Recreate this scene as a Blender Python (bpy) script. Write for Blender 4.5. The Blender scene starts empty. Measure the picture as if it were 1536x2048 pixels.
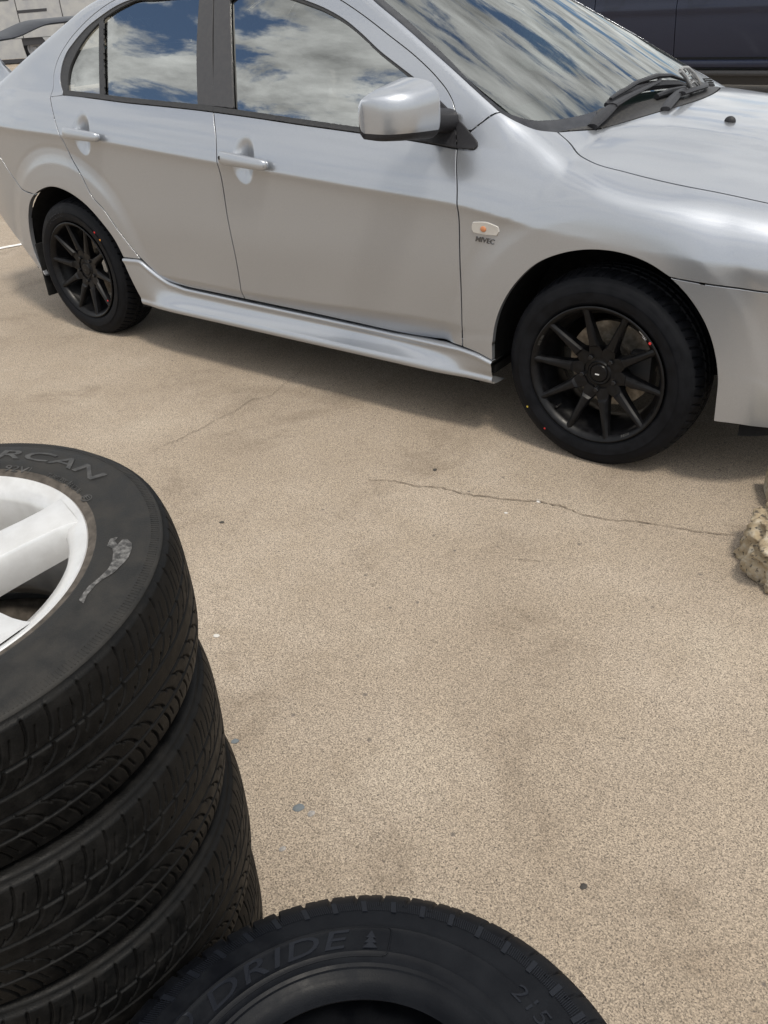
import bpy, bmesh, math, random
import numpy as np
from mathutils import Vector, Matrix

random.seed(7); rng = np.random.default_rng(7)
scene = bpy.context.scene
COL = scene.collection
PI = math.pi

# ------------------------------------------------------------------ camera
CAM = np.array([1.04259409, -3.25890625, 1.41732239])
YAW, PITCH, ROLL, FPX = 0.678573546, 0.552789640, -0.0693490078, 1732.61063
IW, IH = 1536.0, 2048.0
cy, sy = math.cos(YAW), math.sin(YAW)
c_f = np.array([-sy*math.cos(PITCH), cy*math.cos(PITCH), -math.sin(PITCH)])
_r = np.array([cy, sy, 0.0]); _u = np.cross(_r, c_f)
c_r = math.cos(ROLL)*_r + math.sin(ROLL)*_u
c_u = -math.sin(ROLL)*_r + math.cos(ROLL)*_u
cd = bpy.data.cameras.new('camera'); cam = bpy.data.objects.new('camera', cd); COL.objects.link(cam)
cd.sensor_fit = 'VERTICAL'; cd.sensor_height = 36.0; cd.lens = FPX/IH*36.0
cd.clip_start = 0.05; cd.clip_end = 2000
cam.matrix_world = Matrix(((c_r[0], c_u[0], -c_f[0], CAM[0]), (c_r[1], c_u[1], -c_f[1], CAM[1]),
                           (c_r[2], c_u[2], -c_f[2], CAM[2]), (0, 0, 0, 1)))
scene.camera = cam

# ------------------------------------------------------------------ light
SUN_EL, SUN_AZ = math.radians(64), math.radians(118)      # azimuth measured from +Y towards +X
SKY_STRENGTH = 0.13
CLOUD = 11.0
scene.view_settings.view_transform = 'Standard'; scene.view_settings.look = 'None'
scene.view_settings.gamma = 1.0; scene.view_settings.use_curve_mapping = False
scene.view_settings.exposure = 0.16
sd = bpy.data.lights.new('sun', 'SUN'); sd.energy = 2.3; sd.angle = math.radians(9); sd.color = (1.0, 0.92, 0.80)
sun = bpy.data.objects.new('sun', sd); COL.objects.link(sun)
sdir = Vector((math.cos(SUN_EL)*math.sin(SUN_AZ), math.cos(SUN_EL)*math.cos(SUN_AZ), math.sin(SUN_EL)))
sun.rotation_euler = sdir.to_track_quat('Z', 'Y').to_euler(); sun.location = (4, 6, 12)

world = bpy.data.worlds.new('World'); scene.world = world; world.use_nodes = True
wn = world.node_tree; wn.nodes.clear()
def N_(nt, t, **kw):
    n = nt.nodes.new(t)
    for k, v in kw.items():
        if k == 'ins':
            for a, b in v.items(): n.inputs[a].default_value = b
        else: setattr(n, k, v)
    return n
def L_(nt, a, ao, b, bi): nt.links.new(a.outputs[ao], b.inputs[bi])
out = N_(wn, 'ShaderNodeOutputWorld'); bg = N_(wn, 'ShaderNodeBackground', ins={'Strength': SKY_STRENGTH})
sky = N_(wn, 'ShaderNodeTexSky'); sky.sky_type = 'NISHITA'; sky.sun_disc = False
sky.sun_elevation = SUN_EL; sky.sun_rotation = SUN_AZ; sky.air_density = 1.0; sky.dust_density = 0.6
tc = N_(wn, 'ShaderNodeTexCoord'); sep = N_(wn, 'ShaderNodeSeparateXYZ'); L_(wn, tc, 'Generated', sep, 0)
mx = N_(wn, 'ShaderNodeMath', operation='MAXIMUM', ins={1: 0.0}); L_(wn, sep, 'Z', mx, 0)
ad = N_(wn, 'ShaderNodeMath', operation='ADD', ins={1: 0.24}); L_(wn, mx, 0, ad, 0)
dx = N_(wn, 'ShaderNodeMath', operation='DIVIDE'); L_(wn, sep, 'X', dx, 0); L_(wn, ad, 0, dx, 1)
dy = N_(wn, 'ShaderNodeMath', operation='DIVIDE'); L_(wn, sep, 'Y', dy, 0); L_(wn, ad, 0, dy, 1)
cb = N_(wn, 'ShaderNodeCombineXYZ'); L_(wn, dx, 0, cb, 0); L_(wn, dy, 0, cb, 1)
mp = N_(wn, 'ShaderNodeMapping'); L_(wn, cb, 0, mp, 0)
mp.inputs['Rotation'].default_value = (0, 0, math.radians(-30)); mp.inputs['Scale'].default_value = (1.0, 1.5, 1.0)
mp.inputs['Location'].default_value = (3.1, 1.7, 0)
nz = N_(wn, 'ShaderNodeTexNoise', ins={'Scale': 4.4, 'Detail': 12.0, 'Roughness': 0.62, 'Distortion': 0.3}); L_(wn, mp, 0, nz, 'Vector')
rm = N_(wn, 'ShaderNodeMapRange', ins={1: 0.395, 2: 0.505}); rm.interpolation_type = 'SMOOTHSTEP'; L_(wn, nz, 0, rm, 0)
nz2 = N_(wn, 'ShaderNodeTexNoise', ins={'Scale': 6.0, 'Detail': 9.0, 'Roughness': 0.6}); L_(wn, mp, 0, nz2, 'Vector')
rm2 = N_(wn, 'ShaderNodeMapRange', ins={1: 0.3, 2: 0.72, 3: 0.35, 4: 1.2}); L_(wn, nz2, 0, rm2, 0)
cc = N_(wn, 'ShaderNodeMixRGB', blend_type='MULTIPLY', ins={0: 1.0, 1: (CLOUD, CLOUD*1.0, CLOUD*0.98, 1)}); L_(wn, rm2, 0, cc, 2)
# cloud brightens towards the veiled sun
sv = N_(wn, 'ShaderNodeVectorMath', operation='DOT_PRODUCT'); L_(wn, tc, 'Generated', sv, 0); sv.inputs[1].default_value = tuple(sdir)
sm = N_(wn, 'ShaderNodeMath', operation='MAXIMUM', ins={1: 0.0}); L_(wn, sv, 'Value', sm, 0)
sp_ = N_(wn, 'ShaderNodeMath', operation='POWER', ins={1: 7.0}); L_(wn, sm, 0, sp_, 0)
sa_ = N_(wn, 'ShaderNodeMath', operation='MULTIPLY_ADD', ins={1: 1.6, 2: 0.85}); L_(wn, sp_, 0, sa_, 0)
cg = N_(wn, 'ShaderNodeMixRGB', blend_type='MULTIPLY', ins={0: 1.0}); L_(wn, cc, 0, cg, 1); L_(wn, sa_, 0, cg, 2); cc = cg
mixc = N_(wn, 'ShaderNodeMixRGB'); L_(wn, rm, 0, mixc, 0); L_(wn, sky, 0, mixc, 1); L_(wn, cc, 0, mixc, 2)
L_(wn, mixc, 0, bg, 'Color'); L_(wn, bg, 0, out, 0)

# ------------------------------------------------------------------ materials
def pr(name, col, rough=0.5, metal=0.0, coat=0.0, coatr=0.03, spec=0.5, ior=1.5):
    m = bpy.data.materials.new(name); m.use_nodes = True
    b = m.node_tree.nodes['Principled BSDF']
    b.inputs['Base Color'].default_value = (*col, 1); b.inputs['Roughness'].default_value = rough
    b.inputs['Metallic'].default_value = metal; b.inputs['Coat Weight'].default_value = coat
    b.inputs['Coat Roughness'].default_value = coatr; b.inputs['Specular IOR Level'].default_value = spec
    b.inputs['IOR'].default_value = ior
    return m
def grain(m, scale, c1, c2, lo=0.4, hi=0.6, bump=0.0, bscale=None, rr=None, detail=6.0):
    """colour mottling (c1..c2) by object-space noise, optional fine bump and roughness variation"""
    nt = m.node_tree; b = nt.nodes['Principled BSDF']
    t = N_(nt, 'ShaderNodeTexCoord')
    n = N_(nt, 'ShaderNodeTexNoise', ins={'Scale': scale, 'Detail': detail, 'Roughness': 0.6}); L_(nt, t, 'Object', n, 'Vector')
    r = N_(nt, 'ShaderNodeMapRange', ins={1: lo, 2: hi}); L_(nt, n, 0, r, 0)
    x = N_(nt, 'ShaderNodeMixRGB', ins={1: (*c1, 1), 2: (*c2, 1)}); L_(nt, r, 0, x, 0); L_(nt, x, 0, b, 'Base Color')
    if rr:
        q = N_(nt, 'ShaderNodeMapRange', ins={1: lo, 2: hi, 3: rr[0], 4: rr[1]}); L_(nt, n, 0, q, 0); L_(nt, q, 0, b, 'Roughness')
    if bump:
        n2 = N_(nt, 'ShaderNodeTexNoise', ins={'Scale': bscale or scale*4, 'Detail': 3.0}); L_(nt, t, 'Object', n2, 'Vector')
        bp = N_(nt, 'ShaderNodeBump', ins={'Strength': bump, 'Distance': 0.002}); L_(nt, n2, 0, bp, 'Height'); L_(nt, bp, 0, b, 'Normal')
    return m
M = {}
M['paint'] = grain(pr('silver_paint', (.5, .5, .5), .28, .74, .7, .06), 900, (.352, .369, .398), (.412, .43, .462), .35, .65, detail=1.0)
M['door_edge'] = pr('dark_gap', (.012, .012, .013), .7)
M['liner'] = grain(pr('arch_liner', (.012, .012, .013), .85, spec=.2), 30, (.005, .005, .0055), (.010, .010, .010))
M['blackplastic'] = grain(pr('black_plastic', (.03, .03, .033), .5, spec=.35), 200, (.012, .012, .0145), (.02, .02, .023), bump=.15, bscale=900)
M['pillar_trim'] = grain(pr('pillar_trim', (.06, .06, .063), .45, spec=.35), 60, (.043, .043, .047), (.05, .0495, .052), bump=.05, bscale=700)
M['seal'] = grain(pr('rubber_seal', (.035, .037, .04), .5, spec=.3), 80, (.03, .031, .034), (.038, .038, .039))
M['frit'] = grain(pr('glass_border', (.015, .016, .02), .2, spec=.35), 25, (.013, .014, .018), (.024, .025, .03))
M['cowl'] = grain(pr('cowl_plastic', (.05, .05, .055), .55, spec=.3), 120, (.028, .028, .031), (.05, .049, .047), bump=.1, bscale=800)
M['rubber'] = grain(pr('car_tyre_rubber', (.02, .02, .022), .55, spec=.12), 25, (.004, .0045, .006), (.0075, .008, .010), rr=(.5, .7))
M['rubber_new'] = grain(pr('new_tyre_rubber', (.016, .018, .024), .5, spec=.14), 22, (.0032, .0038, .0055), (.0055, .0064, .0085), rr=(.42, .6), bump=.1, bscale=500)
M['rubber_worn'] = grain(pr('worn_tyre_rubber', (.025, .025, .024), .62, spec=.2), 30, (.013, .0128, .0123), (.026, .0245, .0225), .38, .66, rr=(.5, .75), bump=.2, bscale=450)
M['rubber_tread_shaded'] = grain(pr('worn_tread_rubber_shaded', (.02, .02, .02), .6, spec=.13), 45, (.0028, .0028, .0028), (.0075, .007, .0065), .42, .72, rr=(.45, .7), bump=.2, bscale=450)  # cleaner than the dusty sidewall, with camera-side shade put into the colour
M['bead_dust'] = grain(pr('dusty_bead_rubber', (.08, .07, .06), .8, spec=.2), 60, (.045, .039, .033), (.095, .082, .07), .35, .65)
M['letter_new'] = pr('raised_letter_rubber', (.0075, .009, .013), .45, spec=.22)
M['letter_worn'] = grain(pr('worn_letter_rubber', (.07, .068, .065), .6), 90, (.019, .0185, .018), (.042, .0405, .0385))
M['scuff'] = grain(pr('scuffed_rubber', (.16, .155, .15), .75), 160, (.022, .0215, .021), (.125, .122, .118), .40, .64)
M['rimblack'] = grain(pr('satin_black_alloy', (.012, .012, .014), .27, 0.0, .0, .25, spec=.22), 40, (.003, .003, .0035), (.006, .006, .007), rr=(.32, .42))
M['nut'] = pr('black_nut', (.02, .02, .022), .25, .6)
M['white_mark'] = pr('white_mark', (.6, .6, .6), .5)
M['red_dot'] = pr('red_dot', (.6, .03, .03), .5)
M['yellow_dot'] = pr('yellow_dot', (.6, .45, .05), .5)
M['orange_dot'] = pr('orange_dot', (.6, .25, .05), .5)
M['disc'] = grain(pr('brake_disc_steel', (.42, .38, .32), .4, .7), 40, (.18, .155, .125), (.30, .27, .23))
M['caliper'] = pr('caliper', (.03, .03, .032), .6)
M['alloy'] = grain(pr('silver_alloy', (.78, .77, .75), .33, .6, .5, .1), 35, (.60, .59, .575), (.68, .675, .665), .35, .65)
M['chrome'] = pr('chrome', (.6, .6, .6), .12, 1.0)
M['chromedark'] = pr('badge_metal', (.12, .12, .125), .3, .8)
M['interior'] = grain(pr('interior_cloth', (.12, .12, .125), .9), 50, (.10, .10, .105), (.17, .17, .17))
M['dash'] = grain(pr('dashboard', (.05, .052, .055), .8), 90, (.045, .046, .05), (.065, .066, .07))
M['orange_bulb'] = pr('orange_bulb', (.50, .20, .09), .4)
M['lens'] = pr('clear_lens', (.46, .44, .41), .2, coat=.5)
M['hood_pale'] = grain(pr('pale_patch', (.6, .58, .5), .7), 150, (.45, .45, .45), (.7, .66, .55))
M['navy'] = grain(pr('navy_paint', (.010, .012, .022), .35, .0, .3, .08, spec=.3), 500, (.008, .011, .026), (.013, .017, .036), detail=1.0)
M['navy_trim'] = grain(pr('dark_cladding', (.022, .022, .025), .5), 100, (.018, .018, .02), (.03, .03, .032))
M['vanwhite'] = grain(pr('van_paint', (.5, .5, .5), .5, 0, .2, .2), 3, (.29, .295, .305), (.36, .36, .355))
M['vandark'] = pr('van_dark', (.03, .03, .035), .6)
M['steel'] = pr('steel_rim', (.22, .22, .23), .45, .4)
M['wing'] = grain(pr('spoiler_grey', (.02, .022, .028), .45, spec=.3), 40, (.014, .016, .021), (.022, .024, .03))
M['tail'] = pr('tail_lens', (.35, .02, .02), .15, coat=1)
M['paintline'] = grain(pr('road_paint', (.7, .69, .66), .7), 30, (.55, .53, .5), (.78, .77, .75))
M['crack'] = pr('crack_dirt', (.145, .11, .078), .95)
M['crack_faint'] = pr('crack_faint', (.17, .135, .10), .95)
M['chip'] = grain(pr('stone_chip', (.3, .3, .3), .9), 200, (.2, .19, .18), (.3, .28, .26))
M['chipwhite'] = pr('white_chip', (.5, .48, .45), .85)
M['chipdark'] = pr('dark_chip', (.04, .035, .03), .8)
M['chipblue'] = pr('blue_grey_chip', (.12, .135, .145), .8)
M['frostgrey'] = pr('lattice_grey', (.28, .28, .28), .4, .3)

def glass_mat(name, tint, ior, rough=0.0):
    m = bpy.data.materials.new(name); m.use_nodes = True; nt = m.node_tree; nt.nodes.clear()
    o = N_(nt, 'ShaderNodeOutputMaterial'); x = N_(nt, 'ShaderNodeMixShader')
    t = N_(nt, 'ShaderNodeBsdfTransparent', ins={0: (*tint, 1)}); g = N_(nt, 'ShaderNodeBsdfGlossy', ins={'Color': (.97, 1.0, .985, 1), 'Roughness': rough})
    f = N_(nt, 'ShaderNodeFresnel', ins={'IOR': ior})
    L_(nt, f, 0, x, 0); L_(nt, t, 0, x, 1); L_(nt, g, 0, x, 2); L_(nt, x, 0, o, 0)
    return m
M['glass'] = glass_mat('tinted_window_glass', (.40, .43, .44), 3.9)
M['wsglass'] = glass_mat('windscreen_glass', (.36, .47, .46), 2.7)
M['farglass'] = glass_mat('far_glass', (.1, .11, .12), 1.8)

def ground_mat():
    m = pr('exposed_aggregate_concrete', (.36, .31, .25), .85); nt = m.node_tree; b = nt.nodes['Principled BSDF']
    t = N_(nt, 'ShaderNodeTexCoord')
    def noise(s, d=4.0, r=.6, dist=0.0):
        n = N_(nt, 'ShaderNodeTexNoise', ins={'Scale': s, 'Detail': d, 'Roughness': r, 'Distortion': dist}); L_(nt, t, 'Object', n, 'Vector'); return n
    def ramp(src, a, bb, c=0.0, d=1.0):
        r = N_(nt, 'ShaderNodeMapRange', ins={1: a, 2: bb, 3: c, 4: d}); L_(nt, src, 0, r, 0); return r
    def mix(fac, c1, c2, bt='MIX'):
        x = N_(nt, 'ShaderNodeMixRGB', blend_type=bt)
        L_(nt, fac, 0, x, 0)
        for i, c in ((1, c1), (2, c2)):
            if isinstance(c, tuple): x.inputs[i].default_value = (*c, 1)
            else: L_(nt, c, 0, x, i)
        return x
    big = ramp(noise(1.1, 5, .6), .36, .66); med = ramp(noise(5.5, 6, .65), .40, .68)
    base = mix(big, (.372, .311, .244), (.258, .205, .150))
    base = mix(med, base, (.322, .263, .198))
    st = ramp(noise(2.4, 7, .7, .6), .54, .70, 0, .7); base = mix(st, base, (.19, .147, .104))
    gr = ramp(noise(1.7, 4, .5), .58, .72, 0, .5); base = mix(gr, base, (.42, .36, .285))
    # aggregate grains: pale sand grains between dark pits
    sp = ramp(noise(300, 3, .65), .49, .60, 0, .80); base = mix(sp, base, (.13, .105, .08))
    sp2 = ramp(noise(150, 2, .6), .58, .66, 0, .6); base = mix(sp2, base, (.10, .078, .058))
    v = N_(nt, 'ShaderNodeTexVoronoi', ins={'Scale': 400.0}); L_(nt, t, 'Object', v, 'Vector')
    vs = N_(nt, 'ShaderNodeSeparateColor'); L_(nt, v, 'Color', vs, 0)
    va = N_(nt, 'ShaderNodeMapRange', ins={1: 0.0, 2: 1.0, 3: .66, 4: 1.36}); L_(nt, vs, 0, va, 0)
    mul = N_(nt, 'ShaderNodeMixRGB', blend_type='MULTIPLY', ins={0: 1.0}); L_(nt, base, 0, mul, 1); L_(nt, va, 0, mul, 2)
    dk = N_(nt, 'ShaderNodeMapRange', ins={1: .965, 2: .975, 3: 0, 4: .7}); L_(nt, vs, 1, dk, 0)
    col = mix(dk, mul, (.055, .045, .04))
    # sparse larger dark specks
    v2 = N_(nt, 'ShaderNodeTexVoronoi', ins={'Scale': 21.0}); L_(nt, t, 'Object', v2, 'Vector')
    d2 = N_(nt, 'ShaderNodeMapRange', ins={1: .07, 2: .14, 3: .8, 4: 0.0}); L_(nt, v2, 'Distance', d2, 0)
    s2 = N_(nt, 'ShaderNodeSeparateColor'); L_(nt, v2, 'Color', s2, 0)
    g2 = N_(nt, 'ShaderNodeMapRange', ins={1: .86, 2: .9}); L_(nt, s2, 0, g2, 0)
    m2 = N_(nt, 'ShaderNodeMath', operation='MULTIPLY'); L_(nt, d2, 0, m2, 0); L_(nt, g2, 0, m2, 1)
    col = mix(m2, col, (.10, .085, .075))
    L_(nt, col, 0, b, 'Base Color')
    bn = noise(340, 3, .65); bp = N_(nt, 'ShaderNodeBump', ins={'Strength': .55, 'Distance': .003}); bp.invert = True
    L_(nt, bn, 0, bp, 'Height'); L_(nt, bp, 0, b, 'Normal')
    return m
M['ground'] = ground_mat()
def rock_mat():
    m = pr('broken_concrete', (.33, .28, .19), .9); nt = m.node_tree; b = nt.nodes['Principled BSDF']
    t = N_(nt, 'ShaderNodeTexCoord')
    n = N_(nt, 'ShaderNodeTexNoise', ins={'Scale': 14.0, 'Detail': 8.0, 'Roughness': .7}); L_(nt, t, 'Object', n, 'Vector')
    r = N_(nt, 'ShaderNodeValToRGB'); L_(nt, n, 0, r, 0)
    e = r.color_ramp.elements; e[0].position = .3; e[0].color = (.15, .105, .06, 1); e[1].position = .72; e[1].color = (.46, .43, .37, 1)
    x = r.color_ramp.elements.new(.5); x.color = (.34, .27, .175, 1)
    v = N_(nt, 'ShaderNodeTexVoronoi', ins={'Scale': 150.0, 'Randomness': 1.0}); L_(nt, t, 'Object', v, 'Vector')
    s = N_(nt, 'ShaderNodeSeparateColor'); L_(nt, v, 'Color', s, 0)
    k = N_(nt, 'ShaderNodeMapRange', ins={1: .86, 2: .9, 3: 0, 4: .8}); L_(nt, s, 0, k, 0)
    mxx = N_(nt, 'ShaderNodeMixRGB', ins={2: (.07, .06, .05, 1)}); L_(nt, k, 0, mxx, 0); L_(nt, r, 0, mxx, 1)
    L_(nt, mxx, 0, b, 'Base Color')
    bp = N_(nt, 'ShaderNodeBump', ins={'Strength': .8, 'Distance': .006}); n2 = N_(nt, 'ShaderNodeTexNoise', ins={'Scale': 90.0, 'Detail': 5.0})
    L_(nt, t, 'Object', n2, 'Vector'); L_(nt, n2, 0, bp, 'Height'); L_(nt, bp, 0, b, 'Normal')
    return m
M['rock'] = rock_mat()

# ------------------------------------------------------------------ object helpers
def thing(name, label, cat, loc=(0, 0, 0), group=None, rot=None):
    o = bpy.data.objects.new(name, None); COL.objects.link(o); o.location = loc; o.empty_display_size = .1
    if rot: o.rotation_euler = rot
    o['label'] = label; o['category'] = cat
    if group: o['group'] = group
    return o
def tag(o, label, cat, group=None):
    o['label'] = label; o['category'] = cat
    if group: o['group'] = group
    return o
def link(name, me, mat, parent=None, loc=None, rot=None):
    o = bpy.data.objects.new(name, me); COL.objects.link(o)
    if mat is not None and len(me.materials) == 0:
        for mm in (mat if isinstance(mat, (list, tuple)) else [mat]): me.materials.append(mm)
    if parent: o.parent = parent
    if loc is not None: o.location = loc
    if rot is not None: o.rotation_euler = rot
    return o
def raw(name, verts, faces, smooth=True, sharp=None):
    me = bpy.data.meshes.new(name)
    me.from_pydata([tuple(map(float, v)) for v in verts], [], [tuple(map(int, f)) for f in faces]); me.update()
    if smooth: me.polygons.foreach_set('use_smooth', [True]*len(me.polygons))
    if sharp: me.set_sharp_from_angle(angle=math.radians(sharp))
    return me
def gridmesh(name, P, close_u=False, close_v=False, sharp=None, flip=False):
    nu, nv = P.shape[:2]; idx = np.arange(nu*nv).reshape(nu, nv)
    if close_u: idx = np.vstack([idx, idx[:1]])
    if close_v: idx = np.hstack([idx, idx[:, :1]])
    a, b, c, d = idx[:-1, :-1].ravel(), idx[1:, :-1].ravel(), idx[1:, 1:].ravel(), idx[:-1, 1:].ravel()
    q = np.stack([a, b, c, d] if not flip else [d, c, b, a], 1).astype(np.int32)
    me = bpy.data.meshes.new(name); V = P.reshape(-1, 3).astype(np.float32)
    me.vertices.add(len(V)); me.vertices.foreach_set('co', V.ravel())
    me.loops.add(q.size); me.loops.foreach_set('vertex_index', q.ravel())
    me.polygons.add(len(q)); me.polygons.foreach_set('loop_start', np.arange(0, q.size, 4, dtype=np.int32))
    me.polygons.foreach_set('use_smooth', np.ones(len(q), dtype=bool)); me.update(calc_edges=True); me.validate()
    if sharp: me.set_sharp_from_angle(angle=math.radians(sharp))
    return me
class MB:
    """collects vertices and faces of one mesh"""
    def __init__(s): s.v = []; s.f = []
    def add(s, v, f):
        o = len(s.v); s.v += [tuple(x) for x in v]; s.f += [tuple(i+o for i in q) for q in f]; return s
    def box(s, c, d, bev=0.0, rz=0.0):
        bm = bmesh.new(); bmesh.ops.create_cube(bm, size=1.0)
        for v in bm.verts: v.co = Vector((v.co.x*d[0], v.co.y*d[1], v.co.z*d[2]))
        if bev: bmesh.ops.bevel(bm, geom=list(bm.edges), offset=bev, segments=2, affect='EDGES', profile=.6)
        bmesh.ops.rotate(bm, verts=bm.verts, matrix=Matrix.Rotation(rz, 3, 'Z')); bm.verts.index_update()
        s.add([v.co+Vector(c) for v in bm.verts], [[v.index for v in f.verts] for f in bm.faces]); bm.free(); return s
    def tube(s, pts, rad, n=8, flat=1.0, up=(0, 0, 1)):
        pts = [Vector(p) for p in pts]; rad = rad if isinstance(rad, (list, tuple)) else [rad]*len(pts)
        vs = []; up = Vector(up)
        for i, p in enumerate(pts):
            t = (pts[min(i+1, len(pts)-1)]-pts[max(i-1, 0)]).normalized(); a = t.cross(up)
            if a.length < 1e-4: a = t.cross(Vector((1, 0, 0)))
            a.normalize(); b = a.cross(t)
            vs += [p+rad[i]*(math.cos(2*PI*k/n)*a+flat*math.sin(2*PI*k/n)*b) for k in range(n)]
        fs = [(i*n+k, i*n+(k+1) % n, (i+1)*n+(k+1) % n, (i+1)*n+k) for i in range(len(pts)-1) for k in range(n)]
        fs += [tuple(range(n))[::-1], tuple((len(pts)-1)*n+k for k in range(n))]
        return s.add(vs, fs)
    def cyl(s, c, r, z0, z1, n=24, r2=None, bev=0.0):
        r2 = r if r2 is None else r2
        rings = [(r, z0), (r2, z1-bev), (r2-bev, z1)] if bev else [(r, z0), (r2, z1)]
        vs = [(c[0]+q*math.cos(2*PI*k/n), c[1]+q*math.sin(2*PI*k/n), z) for q, z in rings for k in range(n)]
        m = len(rings); fs = [(i*n+k, i*n+(k+1) % n, (i+1)*n+(k+1) % n, (i+1)*n+k) for i in range(m-1) for k in range(n)]
        fs += [tuple(range(n))[::-1], tuple((m-1)*n+k for k in range(n))]
        return s.add(vs, fs)
    def build(s, name, mat, parent=None, sharp=35, loc=None, rot=None):
        return link(name, raw(name, s.v, s.f, True, sharp), mat, parent, loc, rot)
def lathe(name, prof, n=96, sharp=30):
    """closed-in-theta lathe about local z of (r, z) points"""
    th = np.linspace(0, 2*PI, n, endpoint=False); pr_ = np.array(prof, float)
    P = np.stack([pr_[None, :, 0]*np.cos(th)[:, None], pr_[None, :, 0]*np.sin(th)[:, None], np.broadcast_to(pr_[None, :, 1], (n, len(pr_)))], -1)
    return gridmesh(name, P, close_u=True, sharp=sharp)
def catmull(pts, n):
    pts = np.asarray(pts, float)
    if len(pts) < 3: return np.stack([np.linspace(pts[0, k], pts[-1, k], n) for k in range(pts.shape[1])], 1)
    d = np.r_[0, np.cumsum(np.linalg.norm(np.diff(pts, axis=0), axis=1))]; t = np.linspace(0, d[-1], n); out_ = np.empty((n, pts.shape[1]))
    m = np.gradient(pts, d, axis=0, edge_order=1)
    i = np.clip(np.searchsorted(d, t, 'right')-1, 0, len(d)-2); h = (d[i+1]-d[i])[:, None]; u = ((t-d[i])[:, None])/h
    out_ = (2*u**3-3*u**2+1)*pts[i]+(u**3-2*u**2+u)*h*m[i]+(-2*u**3+3*u**2)*pts[i+1]+(u**3-u**2)*h*m[i+1]
    return out_
def smooth1(a, sig, axis=0):
    if sig <= 0: return a
    k = int(sig*3)+1; w = np.exp(-.5*(np.arange(-k, k+1)/sig)**2); w /= w.sum()
    a = np.moveaxis(a, axis, 0); p0 = 2*a[:1]-a[k:0:-1]; p1 = 2*a[-1:]-a[-2:-k-2:-1]
    b = np.concatenate([p0, a, p1]); o = sum(w[i]*b[i:i+len(a)] for i in range(2*k+1))
    return np.moveaxis(o, 0, axis)
def ray(px, py): 
    d = c_f+c_r*((px-IW/2)/FPX)+c_u*((IH/2-py)/FPX); return d
def at_plane(px, py, axis, val):
    d = ray(px, py); t = (val-CAM[axis])/d[axis]; return CAM+t*d
_text_cache = {}
def text_geo(body, size, extrude=0.0, offset=0.0, shear=0.0, space=1.0):
    c = bpy.data.curves.new('lettering', 'FONT'); c.body = body; c.size = size; c.extrude = extrude; c.offset = offset
    c.shear = shear; c.space_character = space; c.resolution_u = 3; c.align_x = 'CENTER'; c.align_y = 'CENTER'
    o = bpy.data.objects.new('lettering', c); COL.objects.link(o)
    dg = bpy.context.evaluated_depsgraph_get(); me = bpy.data.meshes.new_from_object(o.evaluated_get(dg))
    v = np.array([x.co[:] for x in me.vertices]).reshape(-1, 3); f = [tuple(p.vertices) for p in me.polygons]
    bpy.data.objects.remove(o); bpy.data.curves.remove(c); bpy.data.meshes.remove(me)
    return v, f

# ------------------------------------------------------------------ ground
gm = raw('ground', [(-400, -400, 0), (400, -400, 0), (400, 400, 0), (-400, 400, 0)], [(0, 1, 2, 3)], False)
g = link('ground', gm, M['ground']); g['kind'] = 'structure'
def ribbon(name, pts, w0, z, mat, jitter=.004, parent=None, sub=8):
    P = []
    pts = [np.array(p[:2]) for p in pts]
    for a, b in zip(pts[:-1], pts[1:]):
        for k in range(sub): P.append(a+(b-a)*k/sub)
    P.append(pts[-1]); P = np.array(P); P[1:-1] += rng.normal(0, jitter, P[1:-1].shape)
    t = np.gradient(P, axis=0); nn = np.stack([-t[:, 1], t[:, 0]], 1); nn /= np.linalg.norm(nn, axis=1)[:, None]
    w = w0*(.35+.9*rng.random(len(P))); w[0] = w[-1] = w0*.1
    A = np.c_[P+nn*w[:, None]/2, np.full(len(P), z)]; B = np.c_[P-nn*w[:, None]/2, np.full(len(P), z)]
    n = len(P); return link(name, raw(name, np.r_[A, B], [(i, i+1, n+i+1, n+i) for i in range(n-1)], False), mat, parent)
gp = lambda l: [at_plane(x, y, 2, 0.0) for x, y in l]
ribbon('crack', gp([(733, 961), (790, 963), (830, 973), (880, 976), (925, 988), (975, 995), (1050, 1004), (1075, 1003), (1120, 1013), (1165, 1030), (1215, 1040), (1290, 1046), (1350, 1057), (1385, 1063), (1410, 1066), (1440, 1069), (1468, 1072)]), .0036, .004, M['crack'], .0025, g)
ribbon('crack', gp([(610, 735), (575, 765), (545, 790), (500, 802), (470, 825), (440, 836), (410, 855), (385, 865), (350, 884)]), .0028, .004, M['crack_faint'], .004, g)
ribbon('crack', gp([(300, 905), (340, 886), (352, 883)]), .002, .004, M['crack_faint'], .004, g)
ribbon('crack', gp([(1003, 1118), (1045, 1120), (1080, 1124)]), .0022, .004, M['crack_faint'], .002, g)
a = at_plane(-400, 573, 2, 0); b = at_plane(60, 486, 2, 0); dd = (b-a)/np.linalg.norm(b-a); nn = np.array([-dd[1], dd[0], 0])*.025
b = b+dd*6
pl = raw('painted_line', [(*(a-nn)[:2], .004), (*(b-nn)[:2], .004), (*(b+nn)[:2], .004), (*(a+nn)[:2], .004)], [(0, 1, 2, 3)], False)
o = link('painted_line', pl, M['paintline']); o['kind'] = 'structure'
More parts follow.
